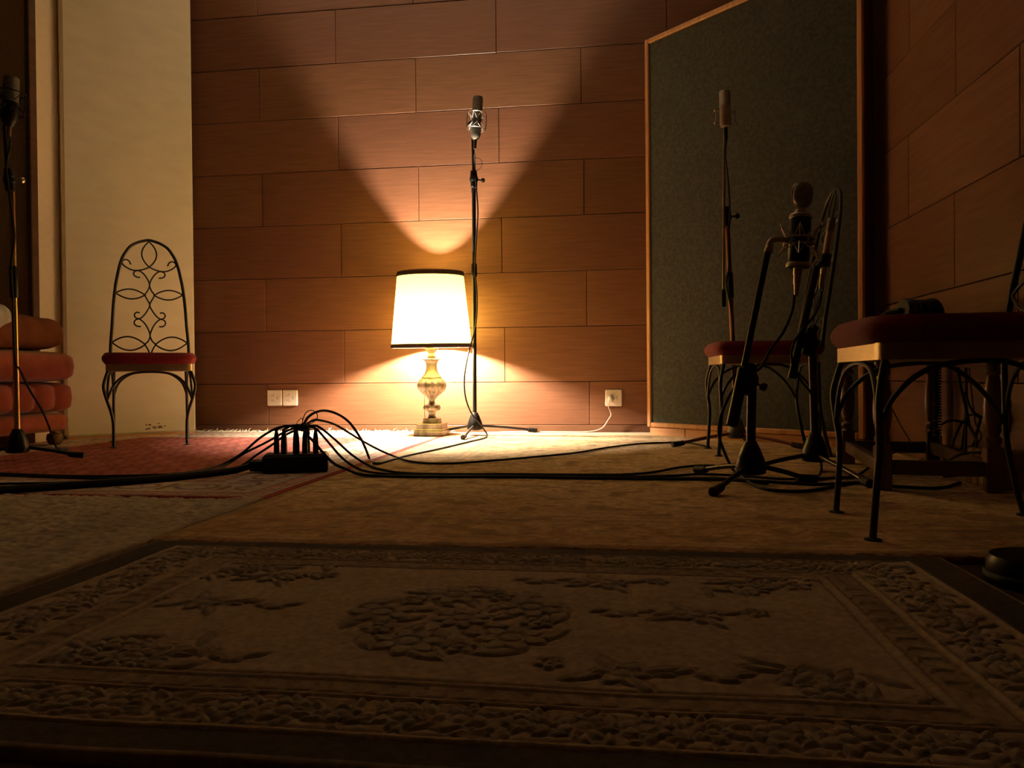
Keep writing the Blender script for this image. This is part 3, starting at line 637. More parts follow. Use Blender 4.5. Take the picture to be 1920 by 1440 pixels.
# ------------------------------------------------------------------ wall sockets
def build_socket(loc, rz, label, plug=None):
    t = empty('wall_socket', loc, rz, label, 'wall socket', 'ivory wall sockets')
    MB().cbox((0, -.006, 0), (.095, .012, .095), .005).build('cover_plate', M['ivory'], t, False)
    for k in range(3):
        a = math.radians(90 + 120 * k + 30); cx, cz = .021 * math.cos(a), .021 * math.sin(a)
        for dx, dz in ((-.0075, 0), (.0075, 0), (0, -.005)):
            ca, sa = math.cos(a - math.pi / 2), math.sin(a - math.pi / 2); MB().lathe([(.0024, 0), (.0024, .0012)], (cx + dx * ca - dz * sa, -.0118, cz + dx * sa + dz * ca), 8, axis=(0, -1, 0)).build('pin_hole', M['hole'], t)
    return t
P1 = on_y(516, 746, YB - .0); P2 = on_y(544.5, 746, YB)
build_socket((P1.x, YB - .0005, P1.z), 0, 'ivory wall socket above the red rug, outer one of the side by side pair'); build_socket((P1.x + .0985, YB - .0005, P1.z), 0, 'ivory wall socket of the side by side pair, the one closer to the lamp')
P3 = on_y(1150.5, 746, YB); build_socket((P3.x, YB - .0005, P3.z), 0, 'ivory wall socket with white plug, between lamp and grey-green baffle')
build_socket((XR - .0005, 2.437, .205), math.radians(-90), 'ivory wall socket with black plug low on the side wall by the table')
# lamp cord with its plug
t = empty('lamp_cord', (P3.x - .012, YB - .013, P3.z - .004), 0, 'thin cream power cord running along the wall from the plugged socket', 'power cord')
MB().lathe([(.017, 0), (.018, .008), (.016, .026), (.010, .034), (.006, .036)], (0, 0, 0), 16, axis=(-.25, -1, -.12)).build('plug', M['ivory'], t)
o = Vector(t.location); cp = [Vector((P3.x - .022, YB - .048, P3.z - .012)), Vector((P3.x - .030, YB - .050, P3.z - .045)), Vector((P3.x - .015, YB - .040, P3.z - .09))]
for px, py, z in ((1141, 786, None), (1128, 803, None)):
    q = on_y(px, py, YB - .035); cp.append(q)
cp += [Vector((-.16, YB - .05, RUG + .005)), Vector((-.30, YB - .055, RUG + .004)), Vector((-.45, YB - .05, RUG + .004)), Vector((-.62, YB - .06, RUG + .004)), Vector((-.86, LY + .06, RUG + .004)), Vector((-.925, LY + .03, RUG + .006))]
MB().tube([q - o for q in cp], .0026, 8, 6).build('cord', M['cordwhite'], t)

# ------------------------------------------------------------------ microphone stands
def mic_stand(label, hub, feet, poletop, boom0, boom1, clutch, pm, bm_, knob=(1, 0, 0), hubm=None, tail=None, pole_r=.011, boom_r=.0085, sleeve=None, cs=1.0):
    """hub = (x, y); feet, poletop, boom ends are room points"""
    hx, hy = hub.x, hub.y; t = empty('microphone_stand', (hx, hy, RUG), 0, label, 'microphone stand', 'tripod microphone stands'); o = Vector((hx, hy, RUG))
    MB().lathe([(.034, .030), (.042, .034), (.044, .05), (.038, .075), (.026, .105), (.018, .122), (.015, .126)], n=24).build('hub', hubm or M['black'], t)
    for f in feet:
        v = (f - o); v.z = 0; L_ = v.length; dr = v.normalized()
        lg = MB().tube([dr * .03 + Vector((0, 0, .052)), dr * (L_ * .5) + Vector((0, 0, .036)), dr * (L_ - .035) + Vector((0, 0, .0165))], .0075, 10).build('leg', pm if bm_ is not M['blackpaint'] else M['blackpaint'], t)
        MB().tube([dr * (L_ - .055) + Vector((0, 0, .019)), dr * (L_ - .045) + Vector((0, 0, .0165)), dr * (L_ - .012) + Vector((0, 0, .0135)), dr * L_ + Vector((0, 0, .012))], [.011, .0135], 12).build('rubber_foot', M['rubber'], lg)
    pt = poletop - o; MB().tube([(0, 0, .11), pt], pole_r, 14).build('pole', pm, t)
    if sleeve:
        a, b, rr = sleeve; q = lambda s_: Vector((0, 0, .11)) + (pt - Vector((0, 0, .11))) * s_
        MB().lathe([(pole_r + .001, 0), (rr, .006), (rr, (q(b) - q(a)).length - .006), (pole_r + .001, (q(b) - q(a)).length)], q(a), 16, axis=pt - Vector((0, 0, .11))).build('height_collar', M['black'], t)
    c = clutch - o; ax = (boom1 - boom0).normalized()
    mb = MB(); mb.lathe([(.012, -.045), (.018, -.042), (.020, -.01), (.020, .022), (.017, .045), (.012, .048)], c, 16, axis=ax); mb.ell(c, (.024 * cs, .024 * cs, .026 * cs), 16, 10)
    mb.tube([pt - Vector((0, 0, .005)), c + (pt - c) * .2], .014, 12)
    cl = mb.build('clutch', M['black'], t)
    k = Vector(knob).normalized(); MB().tube([c + k * .018, c + k * .042], .004, 8).lathe([(.005, .0), (.012, .003), (.012, .016), (.006, .02)], c + k * .040, 12, axis=k).build('clutch_knob', M['steel'] if pm is M['brass'] else M['black'], cl)
    MB().tube([boom0 - o, boom1 - o], boom_r, 12).build('boom_arm', bm_, t)
    if tail:
        a = boom0 - o; MB().lathe([(boom_r, 0), (tail[1], .004), (tail[1], tail[0]), (boom_r, tail[0] + .006)], a, 16, axis=ax).build('counterweight', M['black'], t)
    return t, o

def shock_cage(parent, o, c, ax, r, h, mat, cordmat, n=8, body=.03):
    """wire shock mount: two rings and zig-zag elastic"""
    A = axis_mat(ax); ring = lambda rr, z: [c - o + A @ Vector((rr * math.cos(2 * math.pi * k / 24), rr * math.sin(2 * math.pi * k / 24), z)) for k in range(25)]
    sm_ = MB().tube(ring(r, h / 2), .0024, 6).tube(ring(r, -h / 2), .0024, 6)
    for k in range(4): 
        a = math.pi / 2 * k + .3; sm_.tube([c - o + A @ Vector((r * math.cos(a), r * math.sin(a), -h / 2)), c - o + A @ Vector((r * 1.06 * math.cos(a), r * 1.06 * math.sin(a), 0)), c - o + A @ Vector((r * math.cos(a), r * math.sin(a), h / 2))], .0026, 6)
    sm_ = sm_.build('shock_mount', mat, parent); e = MB()
    for z0, z1 in ((h / 2, h * .12), (-h / 2, -h * .12)):
        pts = []
        for k in range(2 * n + 1): 
            a = math.pi * k / n; rr, z = (r, z0) if k % 2 == 0 else (body, z1); pts.append(c - o + A @ Vector((rr * math.cos(a), rr * math.sin(a), z)))
        e.tube(pts, .0019, 6)
    e.build('elastic_cord', cordmat, sm_); return sm_

def cable(label, pts, r=.0035, group='black microphone cables', name='microphone_cable', mat=None, k=7, plug=None, plugs=None, cat='cable'):
    """a cable whose first point is its base; plug = [(start, axis, length, radius)] adds connectors"""
    o = Vector(pts[0]); 
    if plugs is None:
        ob = MB().tube([Vector(q) - o for q in pts], r, 8, k).build(name, mat or M['rubber']); ob.location = o; return tag(ob, label, cat, group)
    t = empty(name, o, 0, label, cat, group); MB().tube([Vector(q) - o for q in pts], r, 8, k).build('cord', mat or M['rubber'], t)
    for s_, ax, L_, rr, mt in plugs: MB().lathe([(rr * .85, 0), (rr, .003), (rr, L_ * .45), (rr * .92, L_ * .5), (rr * .86, L_ * .72), (rr * .5, L_), (r, L_ + .002)], Vector(s_) - o, 14, axis=ax).build('connector', mt, t)
    return t

# 1. stand beside the lamp
hub = at(890.5, 800, 4.20); hub = Vector((hub.x, hub.y, 0)); D1 = 4.20
f1 = [flr(868, 824, .012), flr(1006, 810, .012), Vector((hub.x - .235, hub.y + .125, 0))]
pt = at(888.5, 360, D1); b0 = at(889, 352, D1 - .02); b1 = at(885.5, 226, D1 - .02); cl = at(888.5, 336, D1 - .01)
mic_stand('tall black microphone stand standing next to the lit lamp', hub, f1, pt, b0, b1, cl, M['blackpaint'], M['blackpaint'], RGT * .8 - UPV * .1, sleeve=(.62, .68, .016))
cA, cB = at(891.5, 262, D1 - .04), at(896.5, 182, D1 - .04); ax = (cB - cA).normalized(); Lm = (cB - cA).length
t = empty('condenser_microphone', cA, 0, 'grey studio microphone in a white corded shock mount above the lamp', 'microphone', 'studio microphones')
MB().lathe([(.012, 0), (.020, .008), (.026, .02), (.027, .05), (.028, Lm * .55)], n=24, axis=ax).build('body', M['greybody'], t)
MB().lathe([(.0285, Lm * .55), (.0285, Lm * .58), (.0275, Lm * .6), (.0275, Lm * .95), (.025, Lm)], n=24, axis=ax).build('grille', M['mesh'], t)
shock_cage(t, cA, cA + ax * .10, ax, .05, .085, M['steel'], M['whitecord'], 7, .030)
MB().tube([b1 - cA - ax * .0, cA + ax * .085 - cA - RGT * .045], .006, 8).build('mount_arm', M['black'], t)
MB().lathe([(.008, 0), (.0085, .03), (.009, .05)], -ax * .05, 14, axis=ax).build('plug', M['steel'], t)
cable('cable wound down the lamp-side microphone stand, looping out near its foot', [at(890, 288, 4.15), at(890, 310, 4.17), at(893, 350, 4.17), at(896, 400, 4.17), at(893, 450, 4.17), at(890.5, 505, 4.17), at(894, 545, 4.17), at(894, 585, 4.17), at(890, 620, 4.16), at(880, 655, 4.13), at(871, 705, 4.10), at(873, 745, 4.10), at(884, 775, 4.12), at(899, 794, 4.14), flr(913, 814, RUG + .004), flr(909, 821, RUG + .004), flr(880, 828, RUG + .004), flr(820, 842, RUG + .004), flr(760, 855, RUG + .004), flr(716, 868, RUG + .004), flr(700, 869, RUG + .004)], .0042)
tag(MB().tube([at(891, 296, 4.17), at(901, 299, 4.15), at(904, 308, 4.15), at(899, 317, 4.16), at(893, 320, 4.17)], .0017, 6, 6).build('cable_tie', M['rubber']), 'thin black cable tie looped on the lamp-side microphone stand', 'cable tie')

# 2. stand before the sofa
D2 = 3.10; hub = at(33, 845, D2); hub = Vector((hub.x, hub.y, 0))
f2 = [flr(157, 858, .012), flr(-70, 862, .012), Vector((hub.x - .02, hub.y + .30, 0))]
pt = at(22, 352, D2); cl = at(18, 338, D2 - .01); b0 = at(16, 352, D2 - .02); b1 = at(9, 235, D2 - .02)
mic_stand('microphone stand with brass tube standing in front of the sofa', hub, f2, pt, b0, b1, cl, M['brass'], M['blackpaint'], RGT, sleeve=(.55, .68, .0155))
cA, cB = at(17, 238, D2 - .06), at(21.5, 146, D2 - .06); ax = (cB - cA).normalized(); Lm = (cB - cA).length
t = empty('condenser_microphone', cA, 0, 'dark studio microphone in a spiky shock mount above the sofa', 'microphone', 'studio microphones')
MB().lathe([(.011, 0), (.020, .012), (.028, .03), (.0285, Lm * .5)], n=24, axis=ax).build('body', M['black'], t)
MB().lathe([(.029, Lm * .5), (.0285, Lm * .53), (.0285, Lm * .97), (.027, Lm)], n=24, axis=ax).build('grille', M['mesh'], t)
shock_cage(t, cA, cA + ax * .095, ax, .052, .08, M['black'], M['rubber'], 8, .031)
MB().tube([b1 - cA, ax * .08 - RGT * .045], .006, 8).build('mount_arm', M['black'], t)
MB().lathe([(.008, 0), (.0085, .03), (.010, .05)], -ax * .05, 14, axis=ax).build('plug', M['steel'], t)
cable('cable running down the brass stand in front of the sofa', [at(20, 256, D2 - .06), at(18, 280, D2 - .05), at(12, 310, D2 - .04), at(17, 360, D2 - .03), at(24, 410, D2 - .025), at(27, 450, D2 - .025), at(21, 500, D2 - .025), at(24, 560, D2 - .025), at(25, 610, D2 - .025), at(29, 680, D2 - .025), at(37, 693, D2 - .015), at(55, 730, D2 + .01), at(78, 768, D2 + .05), at(92, 800, D2 + .10), at(101, 828, D2 + .18), at(108, 843, D2 + .24)], .0042)

# 3. stand before the grey-green baffle
D3 = 3.50; hub = at(1381, 815, D3); hub = Vector((hub.x, hub.y, 0))
f3 = [flr(1261, 838, .012), flr(1508, 842, .012), Vector((hub.x + .08, hub.y + .19, 0))]
pt = at(1363.5, 418, D3); cl = at(1362, 407, D3 - .02); b0 = at(1356.5, 576, D3 - .035); b1 = at(1358.5, 238, D3 - .035)
mic_stand('microphone stand with red-brown tubes before the grey-green baffle', hub, f3, pt, b0, b1, cl, M['copper'], M['steel'], RGT + UPV * .1, hubm=M['greybody'], tail=(.075, .011), sleeve=(.62, .75, .0155), boom_r=.0065)
cA, cB = at(1360.5, 239, D3 - .06), at(1358.5, 171, D3 - .06); ax = (cB - cA).normalized(); Lm = (cB - cA).length
t = empty('condenser_microphone', cA, 0, 'slim nickel studio microphone on top of the stand before the grey-green baffle', 'microphone', 'studio microphones')
MB().lathe([(.012, 0), (.022, .004), (.0245, .012), (.0245, Lm * .58)], n=24, axis=ax).build('body', M['nickel'], t)
MB().lathe([(.0255, Lm * .58), (.0255, Lm * .61), (.0245, Lm * .62), (.0245, Lm * .97), (.022, Lm)], n=24, axis=ax).build('grille', M['nickelmesh'], t)
mb = MB()
for sgn in (-1, 1):
    for zz in (.02, .075): mb.tube([ax * zz + RGT * sgn * .022, ax * zz + RGT * sgn * .046], .0022, 6); mb.ball(ax * zz + RGT * sgn * .046, .0065, 10)
    mb.tube([ax * .02 + RGT * sgn * .042, ax * .075 + RGT * sgn * .042], .0022, 6)
mb.build('suspension_bracket', M['nickel'], t)
MB().lathe([(.007, 0), (.0085, .03), (.0085, .055)], -ax * .055, 14, axis=ax).build('plug', M['black'], t)
cable('cable hanging along the stand before the grey-green baffle', [at(1362, 262, D3 - .06), at(1360, 290, D3 - .06), at(1365, 335, D3 - .05), at(1368, 375, D3 - .05), at(1368, 400, D3 - .05), at(1366, 440, D3 - .04), at(1367, 500, D3 - .035), at(1362, 530, D3 - .03), at(1369, 570, D3 - .03), at(1373, 610, D3 - .03), at(1373, 680, D3 - .03), at(1378, 740, D3 - .03), at(1383, 785, D3 - .05)], .004)

# 4. front stand with the bottle shaped microphone
D4 = 2.24; hub = at(1408, 880, D4); hub = Vector((hub.x, hub.y, 0))
f4 = [flr(1337, 930, .012), flr(1306, 886, .012), flr(1530, 905, .012)]
pt = at(1410, 722, D4); cl = at(1402, 712, D4 - .03); b0 = at(1372, 800, D4 - .06); b1 = at(1441, 466, D4 - .02)
mic_stand('low black microphone stand with slanted boom, foremost of the stands', hub, f4, pt, b0, b1, cl, M['blackpaint'], M['blackpaint'], RGT - UPV * .45, cs=1.3, tail=(.17, .0165), boom_r=.0095, pole_r=.0135)
c0, c1 = at(1496, 503, D4), at(1502, 402, D4); ax = (c1 - c0).normalized(); Lm = (c1 - c0).length
t = empty('tube_microphone', c0, 0, 'large bottle shaped black and chrome microphone with round capsule head in a spider mount', 'microphone')
MB().lathe([(.016, 0), (.030, .001), (.0335, .004), (.0335, .014), (.0300, .017), (.030, .065), (.0315, .067), (.0315, .075), (.030, .077), (.0298, Lm - .014), (.0318, Lm - .012), (.0318, Lm - .003), (.028, Lm), (.010, Lm + .002)], n=32, axis=ax).build('body', M['black'], t)
MB().lathe([(.0338, .003), (.0345, .006), (.0342, .013), (.0332, .015)], n=32, axis=ax).build('chrome_ring', M['nickel'], t)
MB().lathe([(.0302, Lm - .013), (.0325, Lm - .011), (.0325, Lm - .003), (.029, Lm + .001)], n=32, axis=ax).build('chrome_ring', M['nickel'], t)
MB().lathe([(.016, Lm), (.019, Lm + .006), (.017, Lm + .014), (.010, Lm + .018), (.0085, Lm + .024)], n=20, axis=ax).build('capsule_collar', M['nickel'], t)
hc = ax * (Lm + .058)
MB().ell(hc, (.0275, .022, .036), 24, 14, .75, axis_mat(ax)).build('capsule_head', M['mesh'], t)
mb = MB(); A = axis_mat(ax); rg = [hc + A @ Vector((.0285 * math.copysign(abs(math.cos(a)) ** .75, math.cos(a)), 0, .037 * math.copysign(abs(math.sin(a)) ** .75, math.sin(a)))) for a in [2 * math.pi * k / 32 for k in range(33)]]
mb.tube(rg, .0022, 6); mb.build('capsule_rim', M['nickel'], t)
MB().lathe([(.006, -.082), (.0075, -.06), (.009, -.046), (.0105, -.044), (.011, -.02), (.0125, -.018), (.0125, .004)], n=16, axis=ax).build('connector', M['nickel'], t)
sc = shock_cage(t, c0, c0 + ax * .078, ax, .044, .020, M['nickel'], M['rubber'], 8, .032)
mb = MB()
for k in range(6):
    a = 2 * math.pi * k / 6 + .3; u = A @ Vector((math.cos(a), math.sin(a), 0))
    mb.tube([ax * .083 + u * .042, ax * .122 + u * .062], .0018, 6); mb.tube([ax * .073 + u * .042, ax * .034 + u * .062], .0018, 6)
mb.build('spider_prong', M['steel'], t)
e = MB(); pts = []
for k in range(13):
    a = 2 * math.pi * (k // 2) / 6 + .3 + (.52 if k % 2 else 0); u = A @ Vector((math.cos(a), math.sin(a), 0)); pts.append(ax * .122 + u * .062 if k % 2 == 0 else ax * .088 + u * .031)
e.tube(pts, .0014, 6); pts = [p_ - ax * ((p_.dot(ax)) - (.034 if i % 2 == 0 else .068)) for i, p_ in enumerate(pts)]; e.tube(pts, .0014, 6); e.build('elastic_cord', M['cordwhite'], t)
MB().tube([b1 - c0 - ax * .004, at(1442, 458, D4 - .02) - c0, at(1449, 450, D4 - .02) - c0, at(1468, 449, D4 - .01) - c0, ax * .078 - RGT * .042], .0085, 12, 3).lathe([(.011, 0), (.013, .004), (.012, .02), (.009, .026)], b1 - c0 - ax * .012, 14, axis=(b1 - b0)).build('swivel_mount', M['nickel'], t)
cable('cable hanging from the bottle shaped microphone down to the floor', [at(1489, 553, D4), at(1486, 580, D4), at(1470, 620, D4), at(1445, 655, D4), at(1425, 690, D4 - .03), at(1400, 705, D4 - .02), at(1372, 735, D4 - .01), at(1352, 778, D4 + .0), at(1348, 812, D4 + .02), at(1355, 840, D4 + .02), flr(1374, 880, RUG + .005), flr(1392, 895, RUG + .005), flr(1412, 908, RUG + .005), flr(1440, 918, RUG + .005), flr(1500, 921, RUG + .005), flr(1550, 915, RUG + .005), flr(1600, 905, RUG + .005)], .0045)

# 5. second low stand with the pencil microphone
D5 = 2.55; hub = at(1528, 860, D5); hub = Vector((hub.x, hub.y, 0))
f5 = [flr(1395, 884, .012), flr(1632, 914, .012), Vector((hub.x + .05, hub.y + .30, 0))]
pt = at(1523, 655, D5); cl = at(1517, 642, D5 - .03); b0 = at(1484, 710, D5 - .05); b1 = at(1531, 500, D5 - .02)
mic_stand('low microphone stand with steep boom, between the iron chair and the foremost stand', hub, f5, pt, b0, b1, cl, M['blackpaint'], M['blackpaint'], UPV * .7 + RGT * .3, cs=1.3, tail=(.10, .013), boom_r=.0125, pole_r=.0135)
c0, c1 = at(1546, 498, D5), at(1560, 410, D5); ax = (c1 - c0).normalized(); Lm = (c1 - c0).length
t = empty('pencil_microphone', c0, 0, 'slim tilted pencil microphone held in a black clip beside the bottle shaped one', 'microphone')
MB().lathe([(.008, -.03), (.010, -.028), (.0125, -.005), (.0125, Lm * .95), (.011, Lm)], n=20, axis=ax).build('body', M['nickel'], t)
MB().lathe([(.0128, Lm * .72), (.0132, Lm * .73), (.0132, Lm * .96), (.0115, Lm + .001)], n=20, axis=ax).build('grille', M['mesh'], t)
mb = MB(); mb.lathe([(.014, 0), (.0175, .003), (.0175, .04), (.014, .044)], -ax * .005 + Vector((0, 0, 0)), 16, axis=ax); mb.tube([b1 - c0 - (b1 - b0).normalized() * .01, ax * .015 - RGT * .008], .010, 10); mb.build('clip', M['black'], t)
MB().lathe([(.006, 0), (.009, .02), (.0095, .05)], -ax * .078, 14, axis=ax).build('plug', M['steel'], t)
cable('cable looping from the pencil microphone down its stand', [at(1540, 546, D5), at(1536, 570, D5 - .0), at(1524, 595, D5 - .03), at(1505, 618, D5 - .05), at(1490, 640, D5 - .05), at(1484, 665, D5 - .05), at(1488, 690, D5 - .05), at(1500, 712, D5 - .04), at(1519, 735, D5 - .03), at(1530, 760, D5 + .03), at(1538, 800, D5 + .05), at(1536, 840, D5 + .05), flr(1540, 880, RUG + .005), flr(1530, 898, RUG + .005)], .0042)

# ------------------------------------------------------------------ stage box with its cables
bxc = (flr(497, 891, RUG) + flr(608, 884, RUG)) / 2; brz = math.radians(19); du = Vector((math.cos(brz), math.sin(brz), 0)); dvv = Vector((-math.sin(brz), math.cos(brz), 0)); bc = bxc + dvv * .055; bc.z = RUG
t = empty('stage_box', bc, brz, 'black stage box full of microphone plugs on the red rug', 'stage box')
BW = .215
MB().cbox((0, 0, .0305), (BW, .105, .056), .004).build('housing', M['black'], t, False)
MB().cbox((0, 0, .0605), (BW - .012, .095, .005), .002).build('socket_plate', M['blackpaint'], t, False)
mb = MB(); mb.lathe([(.020, 0), (.022, .004), (.020, .045), (.014, .05)], (-BW / 2 + .002, 0, .024), 16, axis=(-1, 0, 0)); mb.build('cable_gland', M['black'], t)
mb = MB()
for x, y in ((-.095, -.043), (.095, -.043), (-.095, .043), (.095, .043)): mb.lathe([(.003, 0), (.003, .0015)], (x, y, .062), 10)
mb.build('screw', M['steel'], t)
BND = at(571, 800, 2.66)                                     # where the cables are tied together
def stage_cable(label, u, v, path, r=.0042, n=0):
    s_ = bc + du * u + dvv * v + Vector((0, 0, .0625)); tip = s_ + Vector((0, 0, .082)); L_ = .078
    mid = Vector((tip.x + (BND.x - tip.x) * .35, tip.y + (BND.y - tip.y) * .35, tip.z + .012))
    b_ = BND + Vector((random.uniform(-.006, .006), random.uniform(-.008, .008), random.uniform(-.006, .006)))
    return cable(label, [s_ + Vector((0, 0, .078)), tip, mid, b_] + path, r, plugs=[(s_, (0, 0, 1), L_, .0098, M['black'])])
rf = RUG + .005
G = lambda *a: [flr(x, y, rf + (a_[0] if a_ else 0)) for x, y, *a_ in a]
stage_cable('cable arching highest out of the stage box toward the lamp stand', .030, -.012, [at(577, 783, 2.68), at(592, 773, 2.72), at(610, 770, 2.78), at(632, 776, 2.84), at(655, 792, 2.90), at(675, 820, 2.95), at(685, 840, 3.0), at(694, 862, 3.02), flr(704, 869, rf), flr(712, 868, rf)], .0048)
stage_cable('cable leaving the stage box second highest, running to the grey-green baffle', .036, .016, [at(585, 789, 2.70), at(600, 788, 2.74), at(630, 797, 2.84), at(665, 818, 2.95), at(700, 838, 3.03), at(735, 854, 3.05)] + G((775, 866), (840, 869), (930, 863), (1010, 856), (1080, 849), (1140, 839), (1200, 832), (1250, 830), (1290, 830), (1330, 838)), .0042)
stage_cable('cable bowing from the stage box to the foremost microphone stand', .066, -.014, [at(588, 798, 2.68), at(602, 803, 2.70), at(630, 826, 2.74), at(660, 853, 2.76), at(690, 872, 2.74)] + G((715, 880), (760, 887), (840, 889), (950, 889), (1060, 890), (1160, 890), (1220, 886), (1270, 877), (1310, 873), (1340, 873)), .0042)
stage_cable('cable bowing just under its neighbour from the stage box to the microphone stands', -.003, .016, [at(585, 801, 2.68), at(597, 808, 2.70), at(618, 832, 2.70), at(640, 857, 2.70), at(665, 875, 2.70)] + G((700, 886), (760, 890), (860, 892), (960, 892), (1080, 893), (1180, 894), (1260, 892), (1320, 889), (1400, 893), (1470, 898), (1540, 897), (1610, 894)), .0042)
stage_cable('cable dropping steeply over the stage box corner along the worn rug', .003, -.014, [at(573, 812, 2.60), at(590, 830, 2.58), at(606, 849, 2.57), at(626, 869, 2.57), at(650, 880, 2.58)] + G((680, 890), (740, 893), (840, 894), (960, 894), (1100, 896), (1200, 897), (1290, 898), (1380, 900), (1440, 906)), .0048)
stage_cable('cable leaving the stage box over the red rug, uppermost on the sofa side', -.040, .012, [at(552, 799, 2.70), at(535, 799, 2.70), at(512, 806, 2.72), at(485, 823, 2.75), at(455, 849, 2.78), at(425, 867, 2.80)] + G((395, 878), (340, 888), (250, 892), (150, 893), (50, 890), (-60, 885)), .0045)
stage_cable('cable leaving the stage box over the red rug, middle one on the sofa side', -.040, -.014, [at(553, 802, 2.66), at(530, 812, 2.68), at(500, 829, 2.72), at(460, 849, 2.76), at(430, 868, 2.78)] + G((405, 882), (350, 891), (260, 896), (160, 897), (60, 893), (-60, 888)), .0042)
stage_cable('cable leaving the stage box over the red rug, lowest on the sofa side', -.066, .012, [at(556, 806, 2.68), at(535, 816, 2.70), at(510, 834, 2.72), at(480, 854, 2.74), at(455, 872, 2.74)] + G((425, 884), (360, 894), (250, 900), (120, 905), (-60, 908)), .0042)
gl = bc - du * (BW / 2 + .048) + Vector((0, 0, .022))
cable('thick multicore cable from the stage box end across the red rug', [gl, gl - du * .03 + Vector((0, 0, -.008))] + [flr(x, y, RUG + .0115) for x, y in ((430, 883), (370, 890), (290, 898), (200, 905), (100, 912), (0, 919), (-80, 924))], .0115, None, 'multicore_cable')
mb = MB(); mb.tube([at(570, 806, 2.655), at(566, 798, 2.64), at(572, 776, 2.64), at(585, 769, 2.64), at(595, 778, 2.65), at(592, 788, 2.65), at(578, 797, 2.65), at(571, 802, 2.655)], .0016, 6, 6)
mb.tube([at(570, 800, 2.63), at(556, 795, 2.63), at(566, 784, 2.63), at(568, 800, 2.635)], .0013, 6, 3); mb.tube([at(575, 801, 2.62), at(590, 797, 2.61), at(598, 801, 2.61), at(592, 806, 2.61), at(577, 804, 2.62)], .0016, 6, 5)
mb.tube([at(572, 808, 2.60), at(576, 818, 2.60), at(580, 813, 2.60), at(578, 806, 2.61)], .0022, 6, 5)
A = at(563, 801, 2.65); B_ = at(579, 803, 2.65); mb.tube([A, B_], .0135, 12); tag(mb.build('cable_tie', M['rubber']), 'black tie bundling the cables above the stage box', 'cable tie')

# ------------------------------------------------------------------ turned-leg table with headphones
TC = Vector((.905, 2.530, RUG)); trz = math.radians(-8); TH = .452
t = empty('side_table', TC, trz, 'small dark table with turned legs behind the nearest iron chair', 'table')
TW, TD = .27, .64
MB().cbox((0, 0, TH - .011), (TW + .05, TD + .06, .022), .004).build('table_top', M['darkwood'], t, False)
mb = MB()
for s_ in (-1, 1): mb.cbox((s_ * TW / 2, 0, TH - .055), (.018, TD - .04, .065), .002); mb.cbox((0, s_ * TD / 2, TH - .055), (TW - .04, .018, .065), .002)
mb.build('apron', M['darkwood'], t, False)
prof = [(.021, .120), (.016, .126), (.021, .134), (.021, .144), (.014, .152), (.019, .165), (.024, .195), (.025, .225), (.022, .265), (.017, .298), (.014, .312), (.021, .320), (.021, .330), (.015, .338), (.021, .346), (.021, .352)]
for sx in (-1, 1):
    for sy in (-1, 1):
        mb = MB(); mb.cbox((sx * TW / 2, sy * TD / 2, .06), (.042, .042, .12), .003); mb.cbox((sx * TW / 2, sy * TD / 2, (.352 + TH - .022) / 2), (.042, .042, TH - .022 - .352), .003)
        mb.lathe(prof, (sx * TW / 2, sy * TD / 2, 0), 20); mb.build('leg', M['turned'], t)
for sx in (-1, 1): MB().cbox((sx * TW / 2, 0, .062), (.022, TD - .042, .04), .003).build('stretcher', M['darkwood'], t, False)
for sy in (-1, 1): MB().cbox((0, sy * TD / 2, .062), (TW - .042, .022, .04), .003).build('stretcher', M['darkwood'], t, False)

def headphones(loc, rz, label, sc_=1.0, splay=0.0):
    t = empty('headphones', loc, rz, label, 'headphones', None, sc_)
    for s_ in (-1, 1):
        cup = MB().lathe([(.020, -.016), (.036, -.014), (.040, -.004), (.040, .008), (.034, .014)], (s_ * .036, 0, .043), 24, axis=(s_, .12 * s_ * 0, .15)).build('ear_cup', M['black'], t)
        MB().lathe([(.024, 0), (.040, .003), (.042, .012), (.036, .018), (.022, .016)], (s_ * .020, 0, .040), 24, axis=(-s_, 0, -.15)).build('ear_pad', M['rubber'], cup)
    hb = [(-.052, .0, .050), (-.068, .035, .045), (-.066, .085, .028), (-.035, .125, .016), (0, .137, .013), (.035, .125, .016), (.066, .085, .028), (.068, .035, .045), (.052, 0, .050)]
    MB().tube(hb, .0085, 10, 5).build('headband', M['black'], t)
    MB().tube([(-.036, -.03, .012), (-.055, -.045, .006), (-.085, -.02, .008), (-.09, .03, .04), (-.075, .055, .055), (-.055, .06, .05)], .002, 6, 6).build('wire', M['rubber'], t)
    return t
zt = RUG + TH
headphones((.915, 2.485, zt), math.radians(14), 'black closed headphones lying on the side table, the bulky pair', 1.15)
headphones((.912, 2.715, zt - .001), math.radians(82), 'smaller black headphones lying flat on the side table beside the bulky pair', .86)
# coiled lead hanging at the table leg
hp = TC + Rz(trz) @ Vector((TW / 2 + .004, TD / 2 - .055, 0)); mb = MB(); pts = []
for k in range(26 * 8): 
    a = 2 * math.pi * k / 8; pts.append(hp + Vector((.012 * math.cos(a), .012 * math.sin(a), .36 - .255 * k / (26 * 8))))
mb.tube([hp + Vector((0, 0, .425)), hp + Vector((.003, 0, .39))] + pts + [hp + Vector((.0, -.03, .085)), hp + Vector((.0, -.08, .03)), hp + Vector((.02, -.14, .006))], .0026, 6)
tag(mb.build('coiled_lead', M['rubber']), 'springy coiled headphone lead hanging by the far table leg', 'cable')
